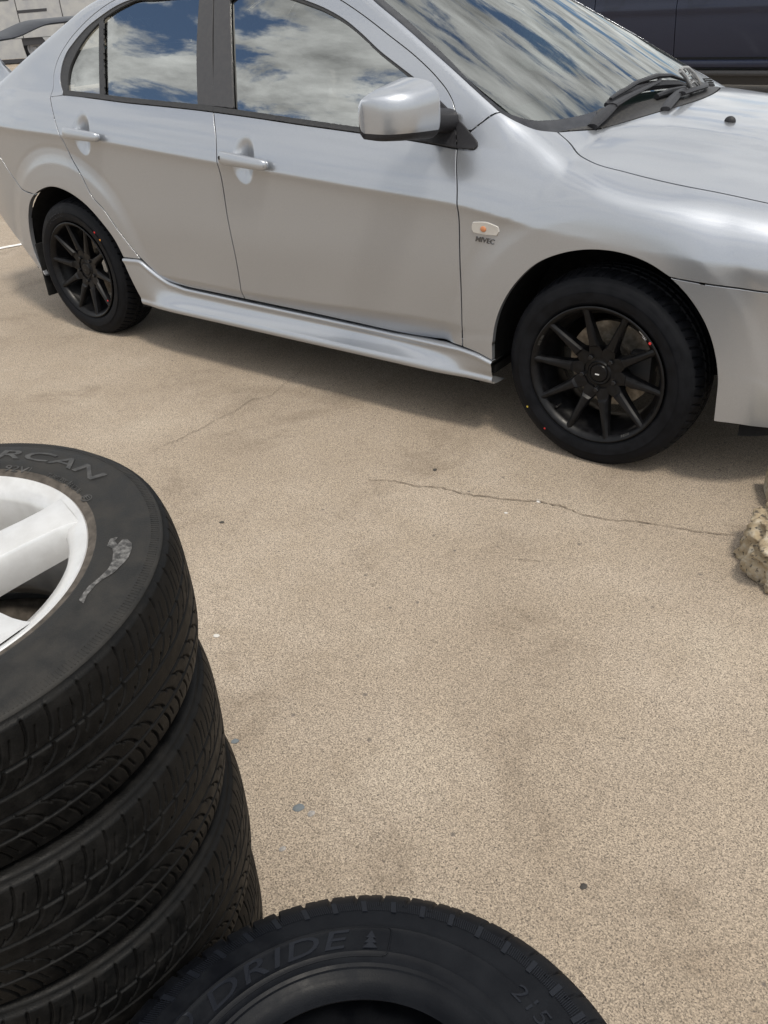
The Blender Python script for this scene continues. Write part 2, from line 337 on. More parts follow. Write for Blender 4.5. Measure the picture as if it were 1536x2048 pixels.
# ------------------------------------------------------------------ silver sedan: body surface
# car frame: x forward (front axle at 0), y to the car's left, z up; near (right) side has y < 0.
def lin(x, pts, sig=0.0):
    p = np.array(pts, float); return np.interp(x, p[:, 0], p[:, 1])
NX, NT = 700, 560
XS = np.linspace(-3.64, .95, NX)
def sm_curve(pts, sig=10):
    a = lin(XS, pts); return smooth1(a, sig)
W_c = sm_curve([(-3.64, .66), (-3.45, .775), (-3.2, .835), (-2.9, .862), (-2.5, .872), (-1.5, .876), (-.6, .874), (0, .876), (.3, .868), (.5, .835), (.7, .75), (.85, .63), (.95, .5)], 7)
ZC_c = sm_curve([(-3.64, .945), (-2.967, .926), (-2.303, .905), (-1.6, .858), (-1.363, .844), (-.882, .814), (-.504, .792), (-.243, .752), (.1, .72), (.95, .68)], 6)
ZB_c = sm_curve([(-3.64, 1.075), (-3.0, 1.085), (-2.55, 1.068), (-1.6, 1.021), (-.9, .981), (-.5, .958), (-.2, .92), (.2, .875), (.6, .80), (.95, .70)], 6)
HC_c = sm_curve([(-3.64, 1.0), (-3.55, 1.085), (-3.2, 1.10), (-2.9, 1.10), (-2.55, 1.09), (-1.6, 1.045), (-.9, 1.005), (-.5, .99), (-.3, .99), (-.1, .99), (.2, .962), (.5, .912), (.8, .835), (.95, .74)], 6)
KC_c = sm_curve([(-3.64, .03), (-.6, .03), (-.25, .05), (0, .085), (.95, .10)], 10)
AX = (0.0, -2.635); ZAX = .310
def sstep(a, b, x): t = np.clip((x-a)/(b-a), 0, 1); return t*t*(3-2*t)
def side_y(x, z, w, zc, zb, flare=True):
    h = zb-zc
    q = np.clip((z-zc)/h, -5, 2.5)
    fade = 1-sstep(-.36, -.12, x)
    up = w-h*(.27*q+.205*q*q)
    p = np.maximum(zc-z, 0)
    low = w-.007*fade*(1-np.exp(-p/.022))-.02*(1-fade)*sstep(0, .3, p) + .004*np.exp(-((z-.56)/.12)**2)
    zl = .368+.03*sstep(-1.6, -.5, x)
    t = np.maximum(zl-z, 0); low = low-.42*np.maximum(t-.004, 0)-.1*np.minimum(t, .004)
    y = np.where(z > zc, up, low)
    for ax in (AX if flare else ()):   # flared wheel-arch lip
        d = np.hypot(x-ax, z-ZAX); fl = w+.009-.003*sstep(.38, .44, d)-.09*np.maximum(d-.432, 0)-.22*np.maximum(d-.485, 0)-.5*np.maximum(d-.54, 0)
        k = .028; hh = np.clip(.5+.5*(fl-y)/k, 0, 1); yy = y*(1-hh)+fl*hh+k*hh*(1-hh)*.5
        y = yy
    return y
def top_z(x, y, hc, kc):
    y = np.abs(y)
    h1 = hc-kc*(np.minimum(y, .85)/.72)**2.6
    crease = .42+.10*np.clip((x+.1)/-.2+0.6, 0, 1)
    h1 = h1+np.where(x > -.35, .010*(1-sstep(crease-.02, crease+.07, y))*sstep(-.35, -.1, x), 0)
    roof = 1.492-.045*((x+1.75)/.8)**2-.05*(y/.6)**2
    ws = 1.198+.494*(-.70-x+.12*(1-(y/.67)**2))
    rs = 1.241+.43*(x+2.85)+.06*(1-(y/.62)**2)
    k = .03
    def smin(a, b): h = np.clip(.5+.5*(b-a)/k, 0, 1); return b*(1-h)+a*h-k*h*(1-h)
    cab = smin(smin(roof, ws), rs)
    return h1, cab
Pn = np.empty((NX, NT, 3))
arcL = np.empty(NX)
for i, x in enumerate(XS):
    w, zc, zb, hc, kc = W_c[i], ZC_c[i], ZB_c[i], HC_c[i], KC_c[i]
    z = np.linspace(.20, 1.50, 1301)
    ys = side_y(x, np.minimum(z, zb), w, zc, zb)
    yb = side_y(x, np.array([zb]), w, zc, zb)[0]
    dz = np.maximum(z-zb, 0)
    yg = yb-.46*dz-.16*dz*dz
    incab = sstep(-.30, -.42, x)*sstep(-3.3, -3.05, x)
    ext = side_y(x, z, w, zc, zb)
    ys = np.where(z > zb, yg*incab+ext*(1-incab), ys)
    h1, cb_ = top_z(x, ys, hc, kc); tp = np.maximum(h1, cb_)
    ok = (z <= tp) | (z < .35); k = np.argmin(ok) if not ok.all() else len(z)-1
    z1, y1 = z[:k], ys[:k]
    yf = np.where(z > zb, ys, side_y(x, np.minimum(z, zb), w, zc, zb, False))[:k] if True else None
    ytop = np.linspace(max(y1[-1], .02), 0, 700)[1:]
    h1, cb_ = top_z(x, ytop, hc, kc); zt = np.maximum(h1, cb_)
    yz = np.c_[np.r_[y1, ytop], np.r_[z1, zt]]
    s = np.r_[0, np.cumsum(np.hypot(*np.diff(yz, axis=0).T))]
    par = np.r_[0, np.cumsum(np.r_[np.hypot(np.diff(yf), np.diff(z1)), np.diff(s)[len(z1)-1:]])]
    S = np.linspace(0, s[-1], 1600); parS = np.interp(S, s, par); yz = np.c_[np.interp(S, s, yz[:, 0]), np.interp(S, s, yz[:, 1])]
    ds = s[-1]/1600
    ka = np.interp(S, s, np.arange(len(s))); corner = S[np.argmin(np.abs(ka-k))]
    sig = float(np.interp(x, [-2.6, -2.3, -.62, -.12], [.024, .014, .014, .045]))
    mid = smooth1(yz, .004/ds); wide = smooth1(yz, sig/ds)
    bl = np.exp(-.5*((S-corner)/(2.2*sig))**4)[:, None]
    yz = mid*(1-bl)+wide*bl; yz[-1, 0] = 0
    s = parS; arcL[i] = s[-1]
    S = np.linspace(0, s[-1], NT)
    Pn[i, :, 0] = x; Pn[i, :, 1] = -np.interp(S, s, yz[:, 0]); Pn[i, :, 2] = np.interp(S, s, yz[:, 1])
arcL = smooth1(arcL, 2.0)
Pn = smooth1(Pn, 1.4, 0); Pn[:, -1, 1] = 0
du = np.gradient(Pn, axis=0); dv = np.gradient(Pn, axis=1)
Nn = np.cross(du, dv); Nn /= np.linalg.norm(Nn, axis=2)[:, :, None]
if Nn[NX//2, 60, 1] > 0: Nn = -Nn
Nn[:, -1, 1] = 0; Nn /= np.linalg.norm(Nn, axis=2)[:, :, None]
DXI = XS[1]-XS[0]
def bil(A, x, s):
    i = np.clip((np.asarray(x)-XS[0])/DXI, 0, NX-1.001); i0 = i.astype(int); fi = (i-i0)
    L = arcL[i0]*(1-fi)+arcL[i0+1]*fi
    j = np.clip(np.asarray(s)/L*(NT-1), 0, NT-1.0001); j0 = j.astype(int); fj = j-j0
    fi = fi[..., None]; fj = fj[..., None]
    return (A[i0, j0]*(1-fi)*(1-fj)+A[i0+1, j0]*fi*(1-fj)+A[i0, j0+1]*(1-fi)*fj+A[i0+1, j0+1]*fi*fj)
# door-handle cups pressed into the surface: (x, s, half length, half height, depth)
CUPS = []
def surf(x, s):
    P = bil(Pn, x, s); Nq = bil(Nn, x, s)
    if CUPS:
        for (cx, cs, a, b_, dep) in CUPS:
            r = np.hypot((np.asarray(x)-cx)/a, (np.asarray(s)-cs)/b_)
            P = P-Nq*(dep*np.maximum(1-r*r, 0)**1.6)[..., None]
    return P
def surfN(x, s):
    N0 = bil(Nn, x, s)
    if CUPS:
        x = np.asarray(x, float); s = np.asarray(s, float); msk = np.zeros(x.shape, bool)
        for (cx, cs, a, b_, dep) in CUPS: msk |= np.hypot((x-cx)/a, (s-cs)/b_) < 1.15
        if msk.any():
            e = .0025; xm, sm_ = x[msk], s[msk]
            n = np.cross(surf(xm+e, sm_)-surf(xm-e, sm_), surf(xm, sm_+e)-surf(xm, sm_-e)); n /= np.linalg.norm(n, axis=1)[:, None]
            n *= np.sign((n*N0[msk]).sum(1))[:, None]; N0 = N0.copy(); N0[msk] = n
    return N0/np.linalg.norm(N0, axis=-1)[..., None]
# inverse: photo ray -> (x, s) on the surface
def xs_of(i, j):
    x = XS[0]+i*DXI; L = np.interp(i, np.arange(NX), arcL); return (x, j/(NT-1)*L)
class Picker:
    def __init__(s, my):
        P = Pn*np.array([1, my, 1]); d = P-CAM; s.z = d@c_f; s.UV = np.stack([IW/2+FPX*(d@c_r)/s.z, IH/2-FPX*(d@c_u)/s.z], -1)
        s.fac = ((Nn*np.array([1, my, 1]))*d).sum(-1) < 0
        q = [s.UV[:-1, :-1], s.UV[1:, :-1], s.UV[1:, 1:], s.UV[:-1, 1:]]; s.cf = s.fac[:-1, :-1]
        s.x0 = np.min([a[..., 0] for a in q], 0); s.x1 = np.max([a[..., 0] for a in q], 0); s.y0 = np.min([a[..., 1] for a in q], 0); s.y1 = np.max([a[..., 1] for a in q], 0)
    def __call__(s, px, py, fallback=True):
        best = None
        for i, j in np.argwhere((s.x0 <= px) & (s.x1 >= px) & (s.y0 <= py) & (s.y1 >= py) & s.cf):
            for tri in (((i, j), (i+1, j), (i+1, j+1)), ((i, j), (i+1, j+1), (i, j+1))):
                A, B, C_ = [s.UV[t] for t in tri]; T = np.array([[B[0]-A[0], C_[0]-A[0]], [B[1]-A[1], C_[1]-A[1]]])
                if abs(np.linalg.det(T)) < 1e-12: continue
                u, v = np.linalg.solve(T, np.array([px, py])-A)
                if u >= -1e-6 and v >= -1e-6 and u+v <= 1+1e-6:
                    I = tri[0][0]+u*(tri[1][0]-tri[0][0])+v*(tri[2][0]-tri[0][0]); J = tri[0][1]+u*(tri[1][1]-tri[0][1])+v*(tri[2][1]-tri[0][1])
                    if best is None or s.z[i, j] < best[0]: best = (s.z[i, j], I, J)
        if best is None:
            if not fallback: return None
            dd = ((s.UV-np.array([px, py]))**2).sum(-1); dd[~s.fac] = 1e12; i, j = np.unravel_index(dd.argmin(), dd.shape); best = (0, i, j)
        return xs_of(best[1], best[2])
pick = Picker(1); pick_far = Picker(-1)
def s_xz(x, z):
    i = int(round((x-XS[0])/DXI)); k = np.argmax(Pn[i, :, 2] >= z); return k/(NT-1)*arcL[i]
def s_xy(x, y):
    i = int(round((x-XS[0])/DXI)); yy = -Pn[i, :, 1]; k = NT-1-np.argmax(yy[::-1] >= abs(y)); 
    return float(np.interp(x, XS, arcL))+.0005 if y == 0 else min(k+1, NT-1)/(NT-1)*arcL[i]
def pt(p):
    if p[0] == 'z': return (p[1], s_xz(p[1], p[2]))
    if p[0] == 'y': return (p[1], s_xy(p[1], p[2]))
    if p[0] == 's': return (p[1], p[2])
    return pick(*p)
def seg(pts, step=.009, curve=True):
    q = np.array([pt(p) for p in pts]); L = np.linalg.norm(np.diff(q, axis=0), axis=1).sum(); n = max(2, int(L/step)+1)
    if len(q) > 2 and curve: return catmull(q, n)
    d = np.r_[0, np.cumsum(np.linalg.norm(np.diff(q, axis=0), axis=1))]; t = np.linspace(0, d[-1], n)
    return np.stack([np.interp(t, d, q[:, 0]), np.interp(t, d, q[:, 1])], 1)
def mid(x0, x1): x = np.linspace(x0, x1, max(3, int(abs(x1-x0)/.01))); return np.stack([x, np.interp(x, XS, arcL)+.0005], 1)
def join(*segs):
    out_ = [np.asarray(segs[0])]
    for s in segs[1:]:
        s = np.asarray(s)
        if np.linalg.norm(out_[-1][-1]-s[0]) < 2e-4: s = s[1:]
        out_.append(s)
    p = np.vstack(out_)
    if np.linalg.norm(p[0]-p[-1]) < 2e-4: p = p[:-1]
    return p
def inset(p, d):
    if d == 0: return p
    a = np.roll(p, 1, 0); b = np.roll(p, -1, 0)
    area = .5*np.sum(p[:, 0]*b[:, 1]-b[:, 0]*p[:, 1]); sg = 1 if area > 0 else -1
    e1 = p-a; e2 = b-p; e1 /= np.linalg.norm(e1, axis=1)[:, None]+1e-9; e2 /= np.linalg.norm(e2, axis=1)[:, None]+1e-9
    n1 = np.stack([-e1[:, 1], e1[:, 0]], 1); n2 = np.stack([-e2[:, 1], e2[:, 0]], 1)
    n = n1+n2; l = np.linalg.norm(n, axis=1)[:, None]; n /= np.maximum(l, .3); k = 1/np.maximum((n*n1).sum(1), .5)[:, None]
    return p+sg*d*n*np.minimum(k, 1.6)
def panel_geo(poly, gap=.0032, off=0.0, depth=.012, grid=(.023, .021), fine=(), rim=.0012):
    """tessellates a polygon given in surface coordinates, wraps it on the surface; returns V, faces, per-loop normals"""
    p = inset(np.asarray(poly, float), gap); cl = np.interp(np.asarray(poly)[:, 0], XS, arcL); on = np.asarray(poly)[:, 1] > cl-.0012; p[on, 1] = np.interp(p[on, 0], XS, arcL)+.0004
    bm = bmesh.new(); vs = [bm.verts.new((x, s, 0)) for x, s in p]
    f = bm.faces.new(vs); f.normal_update(); bmesh.ops.triangulate(bm, faces=[f], ngon_method='EAR_CLIP')
    def cut(co, no):
        bmesh.ops.bisect_plane(bm, geom=list(bm.verts)+list(bm.edges)+list(bm.faces), dist=1e-6, plane_co=co, plane_no=no)
    x0, s0 = p.min(0); x1, s1 = p.max(0)
    xs = list(np.arange(math.ceil(x0/grid[0])*grid[0], x1, grid[0])); ss = list(np.arange(math.ceil(s0/grid[1])*grid[1], s1, grid[1]))
    for (cx, cs, a, b_) in fine:
        xs += list(np.arange(cx-a, cx+a, .006)); ss += list(np.arange(cs-b_, cs+b_, .006))
    for x in xs: cut((x, 0, 0), (1, 0, 0))
    for s in ss: cut((0, s, 0), (0, 1, 0))
    bmesh.ops.remove_doubles(bm, verts=list(bm.verts), dist=2e-5)
    bm.verts.index_update()
    Q = np.array([v.co[:2] for v in bm.verts]); P = surf(Q[:, 0], Q[:, 1]); Nq = surfN(Q[:, 0], Q[:, 1]); P = P+Nq*off
    faces = [[v.index for v in f.verts] for f in bm.faces]
    bedges = [[v.index for v in e.verts] for e in bm.edges if len(e.link_faces) == 1]
    cen = {}
    for e in bm.edges:
        if len(e.link_faces) == 1: cen[tuple(sorted(v.index for v in e.verts))] = np.array(e.link_faces[0].calc_center_median()[:2])
    bm.free()
    # orient
    F, LN = [], []
    for q in faces:
        n = np.zeros(3)
        for k in range(1, len(q)-1): n += np.cross(P[q[k]]-P[q[0]], P[q[k+1]]-P[q[0]])
        if n@Nq[q[0]] < 0: q = q[::-1]
        F.append(q); LN += [Nq[k] for k in q]
    V = list(P)
    if depth:
        outd = {}
        for a, b in bedges:
            if abs(P[a][1]) < 4e-3 and abs(P[b][1]) < 4e-3: continue
            mid = (Q[a]+Q[b])/2; c = cen[tuple(sorted((a, b)))]; m3 = surf(np.array([mid[0]]), np.array([mid[1]]))[0]; c3 = surf(np.array([c[0]]), np.array([c[1]]))[0]
            e = P[b]-P[a]; e /= np.linalg.norm(e)+1e-12; o = np.cross(e, Nq[a]); o *= np.sign(o@(m3-c3)) or 1
            for k in (a, b): outd[k] = outd.get(k, np.zeros(3))+o
        ring1, ring2 = {}, {}
        for k, o in outd.items():
            o = o/(np.linalg.norm(o)+1e-9); outd[k] = o
            ring1[k] = len(V); V.append(P[k]+o*rim-Nq[k]*rim)
            ring2[k] = len(V); V.append(P[k]+o*rim-Nq[k]*depth)
        for a, b in bedges:
            if a not in ring1 or b not in ring1: continue
            if abs(P[a][1]) < 4e-3 and abs(P[b][1]) < 4e-3: continue
            for r0, r1, na, nb in (({a: a, b: b}, ring1, 0, 1), (ring1, ring2, 1, 1)):
                q = [r0[a], r0[b], r1[b], r1[a]]; n = np.cross(V[q[1]]-V[q[0]], V[q[3]]-V[q[0]]); o = outd[a]
                nn_ = [Nq[a], Nq[b], outd[b], outd[a]] if na == 0 else [outd[a], outd[b], outd[b], outd[a]]
                if na == 0: tst = n@(o+Nq[a])
                else: tst = n@o
                if tst < 0: q = q[::-1]; nn_ = nn_[::-1]
                F.append(q); LN += nn_
    return np.array(V), F, np.array(LN)
def mk_panel(name, geo, mat, parent, mirror=None):
    V, F, LN = geo
    def mesh(V, F, LN):
        me = bpy.data.meshes.new(name); me.from_pydata([tuple(v) for v in V], [], F); me.update()
        me.polygons.foreach_set('use_smooth', [True]*len(F)); me.normals_split_custom_set([tuple(n) for n in LN]); return me
    def mir():
        V2 = V*np.array([1, -1, 1]); F2, L2, k = [], [], 0
        for q in F: F2.append(list(q)[::-1]); L2.append((LN[k:k+len(q)]*np.array([1, -1, 1]))[::-1]); k += len(q)
        return V2, F2, np.vstack(L2)
    if mirror == 'merge':
        V2, F2, L2 = mir(); return link(name, mesh(np.vstack([V, V2]), [list(q) for q in F]+[[i+len(V) for i in q] for q in F2], np.vstack([LN, L2])), mat, parent)
    o = link(name, mesh(V, F, LN), mat, parent)
    if mirror is not None and mirror is not True: link(name, mesh(*mir()), mat, mirror)
    elif mirror is True: link(name, mesh(*mir()), mat, parent)
    return o
def near(px, py, off=0.0):
    q = pick(px, py, False); f = None if q else pick_far(px, py, False)
    if f:
        x, s = np.array([f[0]]), np.array([f[1]]); return (surf(x, s)[0]+surfN(x, s)[0]*off)*np.array([1, -1, 1])
    x, s = q or pick(px, py); x = np.array([x]); s = np.array([s]); return surf(x, s)[0]+surfN(x, s)[0]*off

car = thing('silver_sedan', 'silver sedan with black multi-spoke wheels parked side-on across the concrete', 'car', (0, 0, 0))
# ---- traced panel lines (photo pixels, laid on the surface; 'y'/'z' points give x and y or z where the photo ends)
l_df_front = [(914, 297), (912.5, 330), (914, 380), (915.5, 420), (919, 500), (922.5, 600), (925, 693)]
l_df_bot = [(925, 693), (815, 668), (700, 643), (600, 621), (490, 598)]
l_b = [(490, 598), (470, 510), (454, 430), (441, 350), (432, 280), (427, 224)]
l_belt_f = [(427, 224), (500, 234), (600, 249), (722, 266), (830, 282), (914, 297)]
l_belt_r = [(100, 193), (126, 190), (190, 197), (250, 205), (330, 213), (395, 220), (427, 224)]
l_dr_rear = [(100, 195), (108, 234), (122, 275), (141, 312), (162, 350), (187, 397), (203, 414), (237, 462), (281, 516), (305, 540), (332, 560), (372, 573), (423, 584), (490, 598)]
def bel(l, dy): return [(x, y-dy) for x, y in l]
# handle cups
h_f = pick(487, 320); h_r = pick(163, 268)
CUPS += [(h_f[0]-.005, h_f[1], .062, .088, .030), (h_r[0]-.005, h_r[1], .062, .088, .030)]
FINE = [(c[0], c[1], .075, .09) for c in CUPS]
p_fd = join(seg(l_df_front), seg(l_df_bot), seg(l_b), seg(l_belt_f))
p_rd = join(seg(l_b[::-1]), seg(l_dr_rear[::-1]), seg(l_belt_r))
fd = mk_panel('front_door', panel_geo(p_fd, fine=FINE[:1], grid=(.02, .011)), M['paint'], car)
rd = mk_panel('rear_door', panel_geo(p_rd, fine=FINE[1:], grid=(.014, .011)), M['paint'], car)
def far_copy(name, poly, mat, parent, **k):
    V, F, LN = panel_geo(poly, **k); V2 = V*np.array([1, -1, 1]); F2, L2, q0 = [], [], 0
    for q in F: F2.append(list(q)[::-1]); L2.append((LN[q0:q0+len(q)]*np.array([1, -1, 1]))[::-1]); q0 += len(q)
    me = bpy.data.meshes.new(name); me.from_pydata([tuple(v) for v in V2], [], F2); me.update(); me.polygons.foreach_set('use_smooth', [True]*len(F2))
    me.normals_split_custom_set([tuple(n) for n in np.vstack(L2)]); return link(name, me, mat, parent)
fd2 = far_copy('front_door', p_fd, M['paint'], car, grid=(.05, .04)); rd2 = far_copy('rear_door', p_rd, M['paint'], car, grid=(.05, .04))
def on_door(name, poly, mat, near_p, far_p, **k):
    mk_panel(name, panel_geo(poly, **k), mat, near_p); far_copy(name, poly, mat, far_p, **k)
# belt mouldings
on_door('belt_moulding', join(seg(l_belt_f[:1]+l_belt_f[1:]), seg([(914, 297), (914, 287)]), seg(bel(l_belt_f, 11)[::-1]), seg([(427, 213), (427, 224)])), M['seal'], fd, fd2, off=.004, gap=.001, depth=.02, grid=(.02, .006))
on_door('belt_moulding', join(seg(l_belt_r[1:]), seg([(427, 224), (427, 213)]), seg([(427, 213), (395, 209), (330, 202.5), (250, 194.5), (190, 187), (128, 180)]), seg([(128, 180), (126, 190)])), M['seal'], rd, rd2, off=.004, gap=.001, depth=.02, grid=(.016, .006))
# window frames (silver), outer gap line and inner seal line
fo = [('z', -1.92, 1.42), ('z', -1.62, 1.428), ('z', -1.35, 1.418), (680, 0), (722, 28), (779, 72), (835, 117), (873, 155), (896, 185), (906, 206), (911, 227)]
fi = [(911, 232), (839, 164), (798, 132), (760, 102), (722, 66), (692, 41), (647, 15), (609, 0), ('z', -1.45, 1.396), ('z', -1.66, 1.406)]
fr_o = [(100, 194), (106, 178), (108, 147), (116, 119), (134, 87), (162, 53), (200, 19), (230, 0), ('z', -2.14, 1.418), ('z', -1.95, 1.426), ('z', -1.70, 1.43)]
fr_i = [('z', -1.72, 1.407), ('z', -1.95, 1.404), ('z', -2.10, 1.400), (259, 0), (237, 9), (200, 33), (175, 53), (150, 81), (131, 109), (122, 137), (120, 162), (126, 186)]
on_door('window_frame', join(seg(fo[1:]), seg([(911, 227), (911, 232)]), seg(fi), seg([fi[-1], fo[1]])), M['paint'], fd, fd2, off=0, gap=.0015, depth=.022)
on_door('window_frame', join(seg(fr_o), seg([fr_o[-1], fr_i[0]]), seg(fr_i), seg([(126, 186), (126, 190), (100, 194)], curve=False)), M['paint'], rd, rd2, off=0, gap=.0015, depth=.022)
# b-pillar trims
on_door('pillar_trim', join(seg([(428, 0), (427, 110), (426, 212)]), seg([(426, 212), (467, 217)]), seg([(467, 217), (463, 110), (460, 0)]), seg([(460, 0), ('z', -1.60, 1.404)]), seg([('z', -1.60, 1.404), ('z', -1.68, 1.406)]), seg([('z', -1.68, 1.406), (428, 0)])), M['pillar_trim'], fd, fd2, off=.001, gap=.0015, depth=.009)
on_door('pillar_trim', join(seg([(398, 0), (393, 94), (395, 209)]), seg([(395, 209), (429, 213)]), seg([(429, 213), (425, 94), (427, 0)]), seg([(427, 0), ('z', -1.685, 1.406)]), seg([('z', -1.685, 1.406), ('z', -1.76, 1.406)]), seg([('z', -1.76, 1.406), (398, 0)])), M['pillar_trim'], rd, rd2, off=.001, gap=.0015, depth=.009)
# glass panes and seals
g_front = join(seg([(445, 216), (722, 258), (880, 281), (909, 286)], curve=False), seg([(909, 286), (906, 240), (860, 190), (839, 172)], curve=False), seg([(836, 168), (798, 137), (760, 107), (722, 71), (692, 46), (647, 20), (609, 5), ('z', -1.45, 1.390), ('z', -1.66, 1.400)]), seg([('z', -1.66, 1.400), (443, 0), (445, 216)], curve=False))
on_door('window_glass', g_front, M['glass'], fd, fd2, off=-.012, gap=0, depth=0, grid=(.02, .02))
g_rear = join(seg([(200, 189.5), (410, 211)]), seg([(410, 211), (409, 94), (412, 0), ('z', -1.72, 1.401)], curve=False), seg([('z', -1.72, 1.401), ('z', -1.95, 1.398), ('z', -2.09, 1.394), (266, 3), (225, 20), (205, 34)]), seg([(205, 34), (200, 40), (200, 189.5)], curve=False))
on_door('window_glass', g_rear, M['glass'], rd, rd2, off=-.0135, gap=0, depth=0, grid=(.02, .02))
g_qtr = join(seg([(126, 181), (199, 189.5)]), seg([(199, 189.5), (199, 40)]), seg([(199, 40), (178, 57), (153, 85), (135, 111), (126, 139), (124, 162), (126, 181)]))
on_door('quarter_glass', g_qtr, M['glass'], rd, rd2, off=-.012, gap=.0, depth=0, grid=(.02, .02))
on_door('window_divider', join(seg([(197, 36), (198, 187)]), seg([(198, 187), (208, 188)]), seg([(208, 188), (206, 34)]), seg([(206, 34), (197, 36)])), M['seal'], rd, rd2, off=-.003, gap=0, depth=.006, grid=(.02, .012))
seal_in = [(134, 182), (133, 166), (137, 137), (150, 106), (169, 75), (197, 44), (225, 22), (250, 8), (268, 0), ('z', -2.08, 1.393), ('z', -1.95, 1.397), ('z', -1.73, 1.400)]
on_door('window_seal', join(seg(fr_i[1:]), seg([(126, 186), (134, 182)]), seg(seal_in), seg([seal_in[-1], fr_i[1]])), M['seal'], rd, rd2, off=-.004, gap=0, depth=.008)
fs_in = [(836, 169), (798, 138), (760, 108), (722, 72), (692, 47), (647, 21), (609, 6), ('z', -1.45, 1.389), ('z', -1.62, 1.398)]
on_door('window_seal', join(seg([(839, 164), (798, 132), (760, 102), (722, 66), (692, 41), (647, 15), (609, 0), ('z', -1.45, 1.396), ('z', -1.62, 1.405)]), seg([('z', -1.62, 1.405), fs_in[-1]]), seg(fs_in[::-1]), seg([fs_in[0], (839, 164)])), M['seal'], fd, fd2, off=-.004, gap=0, depth=.008)

# ---- fender
arch_f = [(985, 722), (985, 690), (991, 648), (1008, 603), (1037, 561), (1074, 528), (1124, 508), (1182, 500.5), (1252, 510), (1297, 528), (1339, 555)]
bump_f = [(1339, 555), (1397, 566), (1470, 576), (1536, 585), ('z', .60, .655)]
def dpx(pts, n): return [tuple(q) for q in catmull(np.array(pts, float), n)]
hood_gap = [('s', .66, s_xy(.66, .70))]+dpx([(1536, 406), (1438, 385), (1355, 369), (1252, 344), (1182, 323), (1157, 308), (1140, 286), (1115, 264)], 34)
p_fend = join(seg([(925, 693), (955, 706), (985, 722)]), seg(arch_f), seg(bump_f), seg([('z', .60, .655), hood_gap[0]]), seg(hood_gap), seg([(1115, 264), (1074, 259), (1037, 244), (1001, 224)]), seg([(1001, 224), (970, 240), (943, 261)]), seg([(943, 261), (914, 290)]), seg(l_df_front))
fend = mk_panel('front_fender', panel_geo(p_fend, depth=.018, grid=(.010, .010)), M['paint'], car); fend2 = far_copy('front_fender', p_fend, M['paint'], car, depth=.018, grid=(.03, .03))
# ---- bumper
arch_b = [(1426, 843), (1430, 806), (1434, 756), (1428, 706), (1409, 648), (1376, 595), (1339, 555)]
p_bump = join(seg(bump_f), seg([('z', .60, .655), ('z', .945, .60)]), seg([('z', .945, .60), ('z', .945, .24)]), seg([('z', .945, .24), (1640, 869)]), seg([(1640, 869), (1536, 857), (1480, 850), (1426, 843)]), seg(arch_b))
p_hl = join(seg([('z', .60, .655), ('z', .94, .60)]), seg([('z', .94, .60), ('s', .94, s_xy(.94, .30))]), seg([('s', .94, s_xy(.94, .30)), ('s', .925, s_xy(.925, .25)), ('s', .87, s_xy(.87, .42)), ('s', .78, s_xy(.78, .58)), hood_gap[0]]), seg([hood_gap[0], ('z', .60, .655)]))
mk_panel('headlight', panel_geo(p_hl, depth=.02, grid=(.02, .02)), M['lens'], car, True)
_e = Pn[-3]; _b = [q for q in _e if q[2] < .60]; _g = [q for q in _e if q[2] >= .58]
for _nm, _q, _m in (('bumper_face', _b, M['paint']), ('front_grille', _g, M['blackplastic'])):
    _q = _q[::6]+[_q[-1]]; _n = len(_q); link(_nm, raw(_nm, [(q[0], q[1], q[2]) for q in _q]+[(q[0]+.03, 0, q[2]) for q in _q]+[(q[0], -q[1], q[2]) for q in _q], [(k, k+1, _n+k+1, _n+k) for k in range(_n-1)]+[(_n+k, _n+k+1, 2*_n+k+1, 2*_n+k) for k in range(_n-1)]), _m, car)
mk_panel('front_bumper', panel_geo(p_bump, depth=.02, grid=(.011, .011)), M['paint'], car, True)
# ---- hood
XH = lambda y: -.062-.203*(abs(y)/.67)**2
hood_rear = [(1115, 264), (1173, 260)]+[('y', XH(y), y) for y in (-.42, -.3, -.2, -.1)]+[('s', XH(0), s_xy(XH(0), 0))]
p_hood = join(seg(hood_gap), seg(hood_rear), mid(XH(0), .925), seg([('s', .925, s_xy(.925, 0)), ('s', .915, s_xy(.915, .25)), ('s', .87, s_xy(.87, .42)), ('s', .78, s_xy(.78, .58)), hood_gap[0]]))
hood = mk_panel('hood', panel_geo(p_hood, depth=.012), M['paint'], car, 'merge')
# ---- windscreen
ws_edge = [(1115, 264), (1074, 259), (1037, 244), (1001, 224), (949, 177), (873, 108), (798, 42), (748, 0), ('y', -1.12, .545)]
hdr = [('y', -1.12, .545), ('y', -1.19, .46), ('y', -1.225, .3), ('y', -1.24, .12), ('s', -1.245, s_xy(-1.245, 0))]
GB = lambda y: XH(y)-.055-.045*max(0, 1-(y/.62)**2)
gl_bot = [('s', GB(0), s_xy(GB(0), 0))]+[('y', GB(y), y) for y in (-.1, -.2, -.3, -.42, -.55)]
p_ws = join(seg([(1095, 246), (1066, 246), (1030, 231), (1005, 212)]), seg([(1005, 212), (953, 170), (877, 101), (802, 36), (752, -6), ('y', -1.13, .535)]), seg([('y', -1.13, .535), ('y', -1.2, .45), ('y', -1.235, .3), ('y', -1.25, .12), ('s', -1.255, s_xy(-1.255, 0))]), mid(-1.255, GB(0)), seg(gl_bot), seg([gl_bot[-1], (1095, 246)]))
ws = mk_panel('windscreen', panel_geo(p_ws, gap=0, off=-.004, depth=0, grid=(.02, .02)), M['wsglass'], car, 'merge')
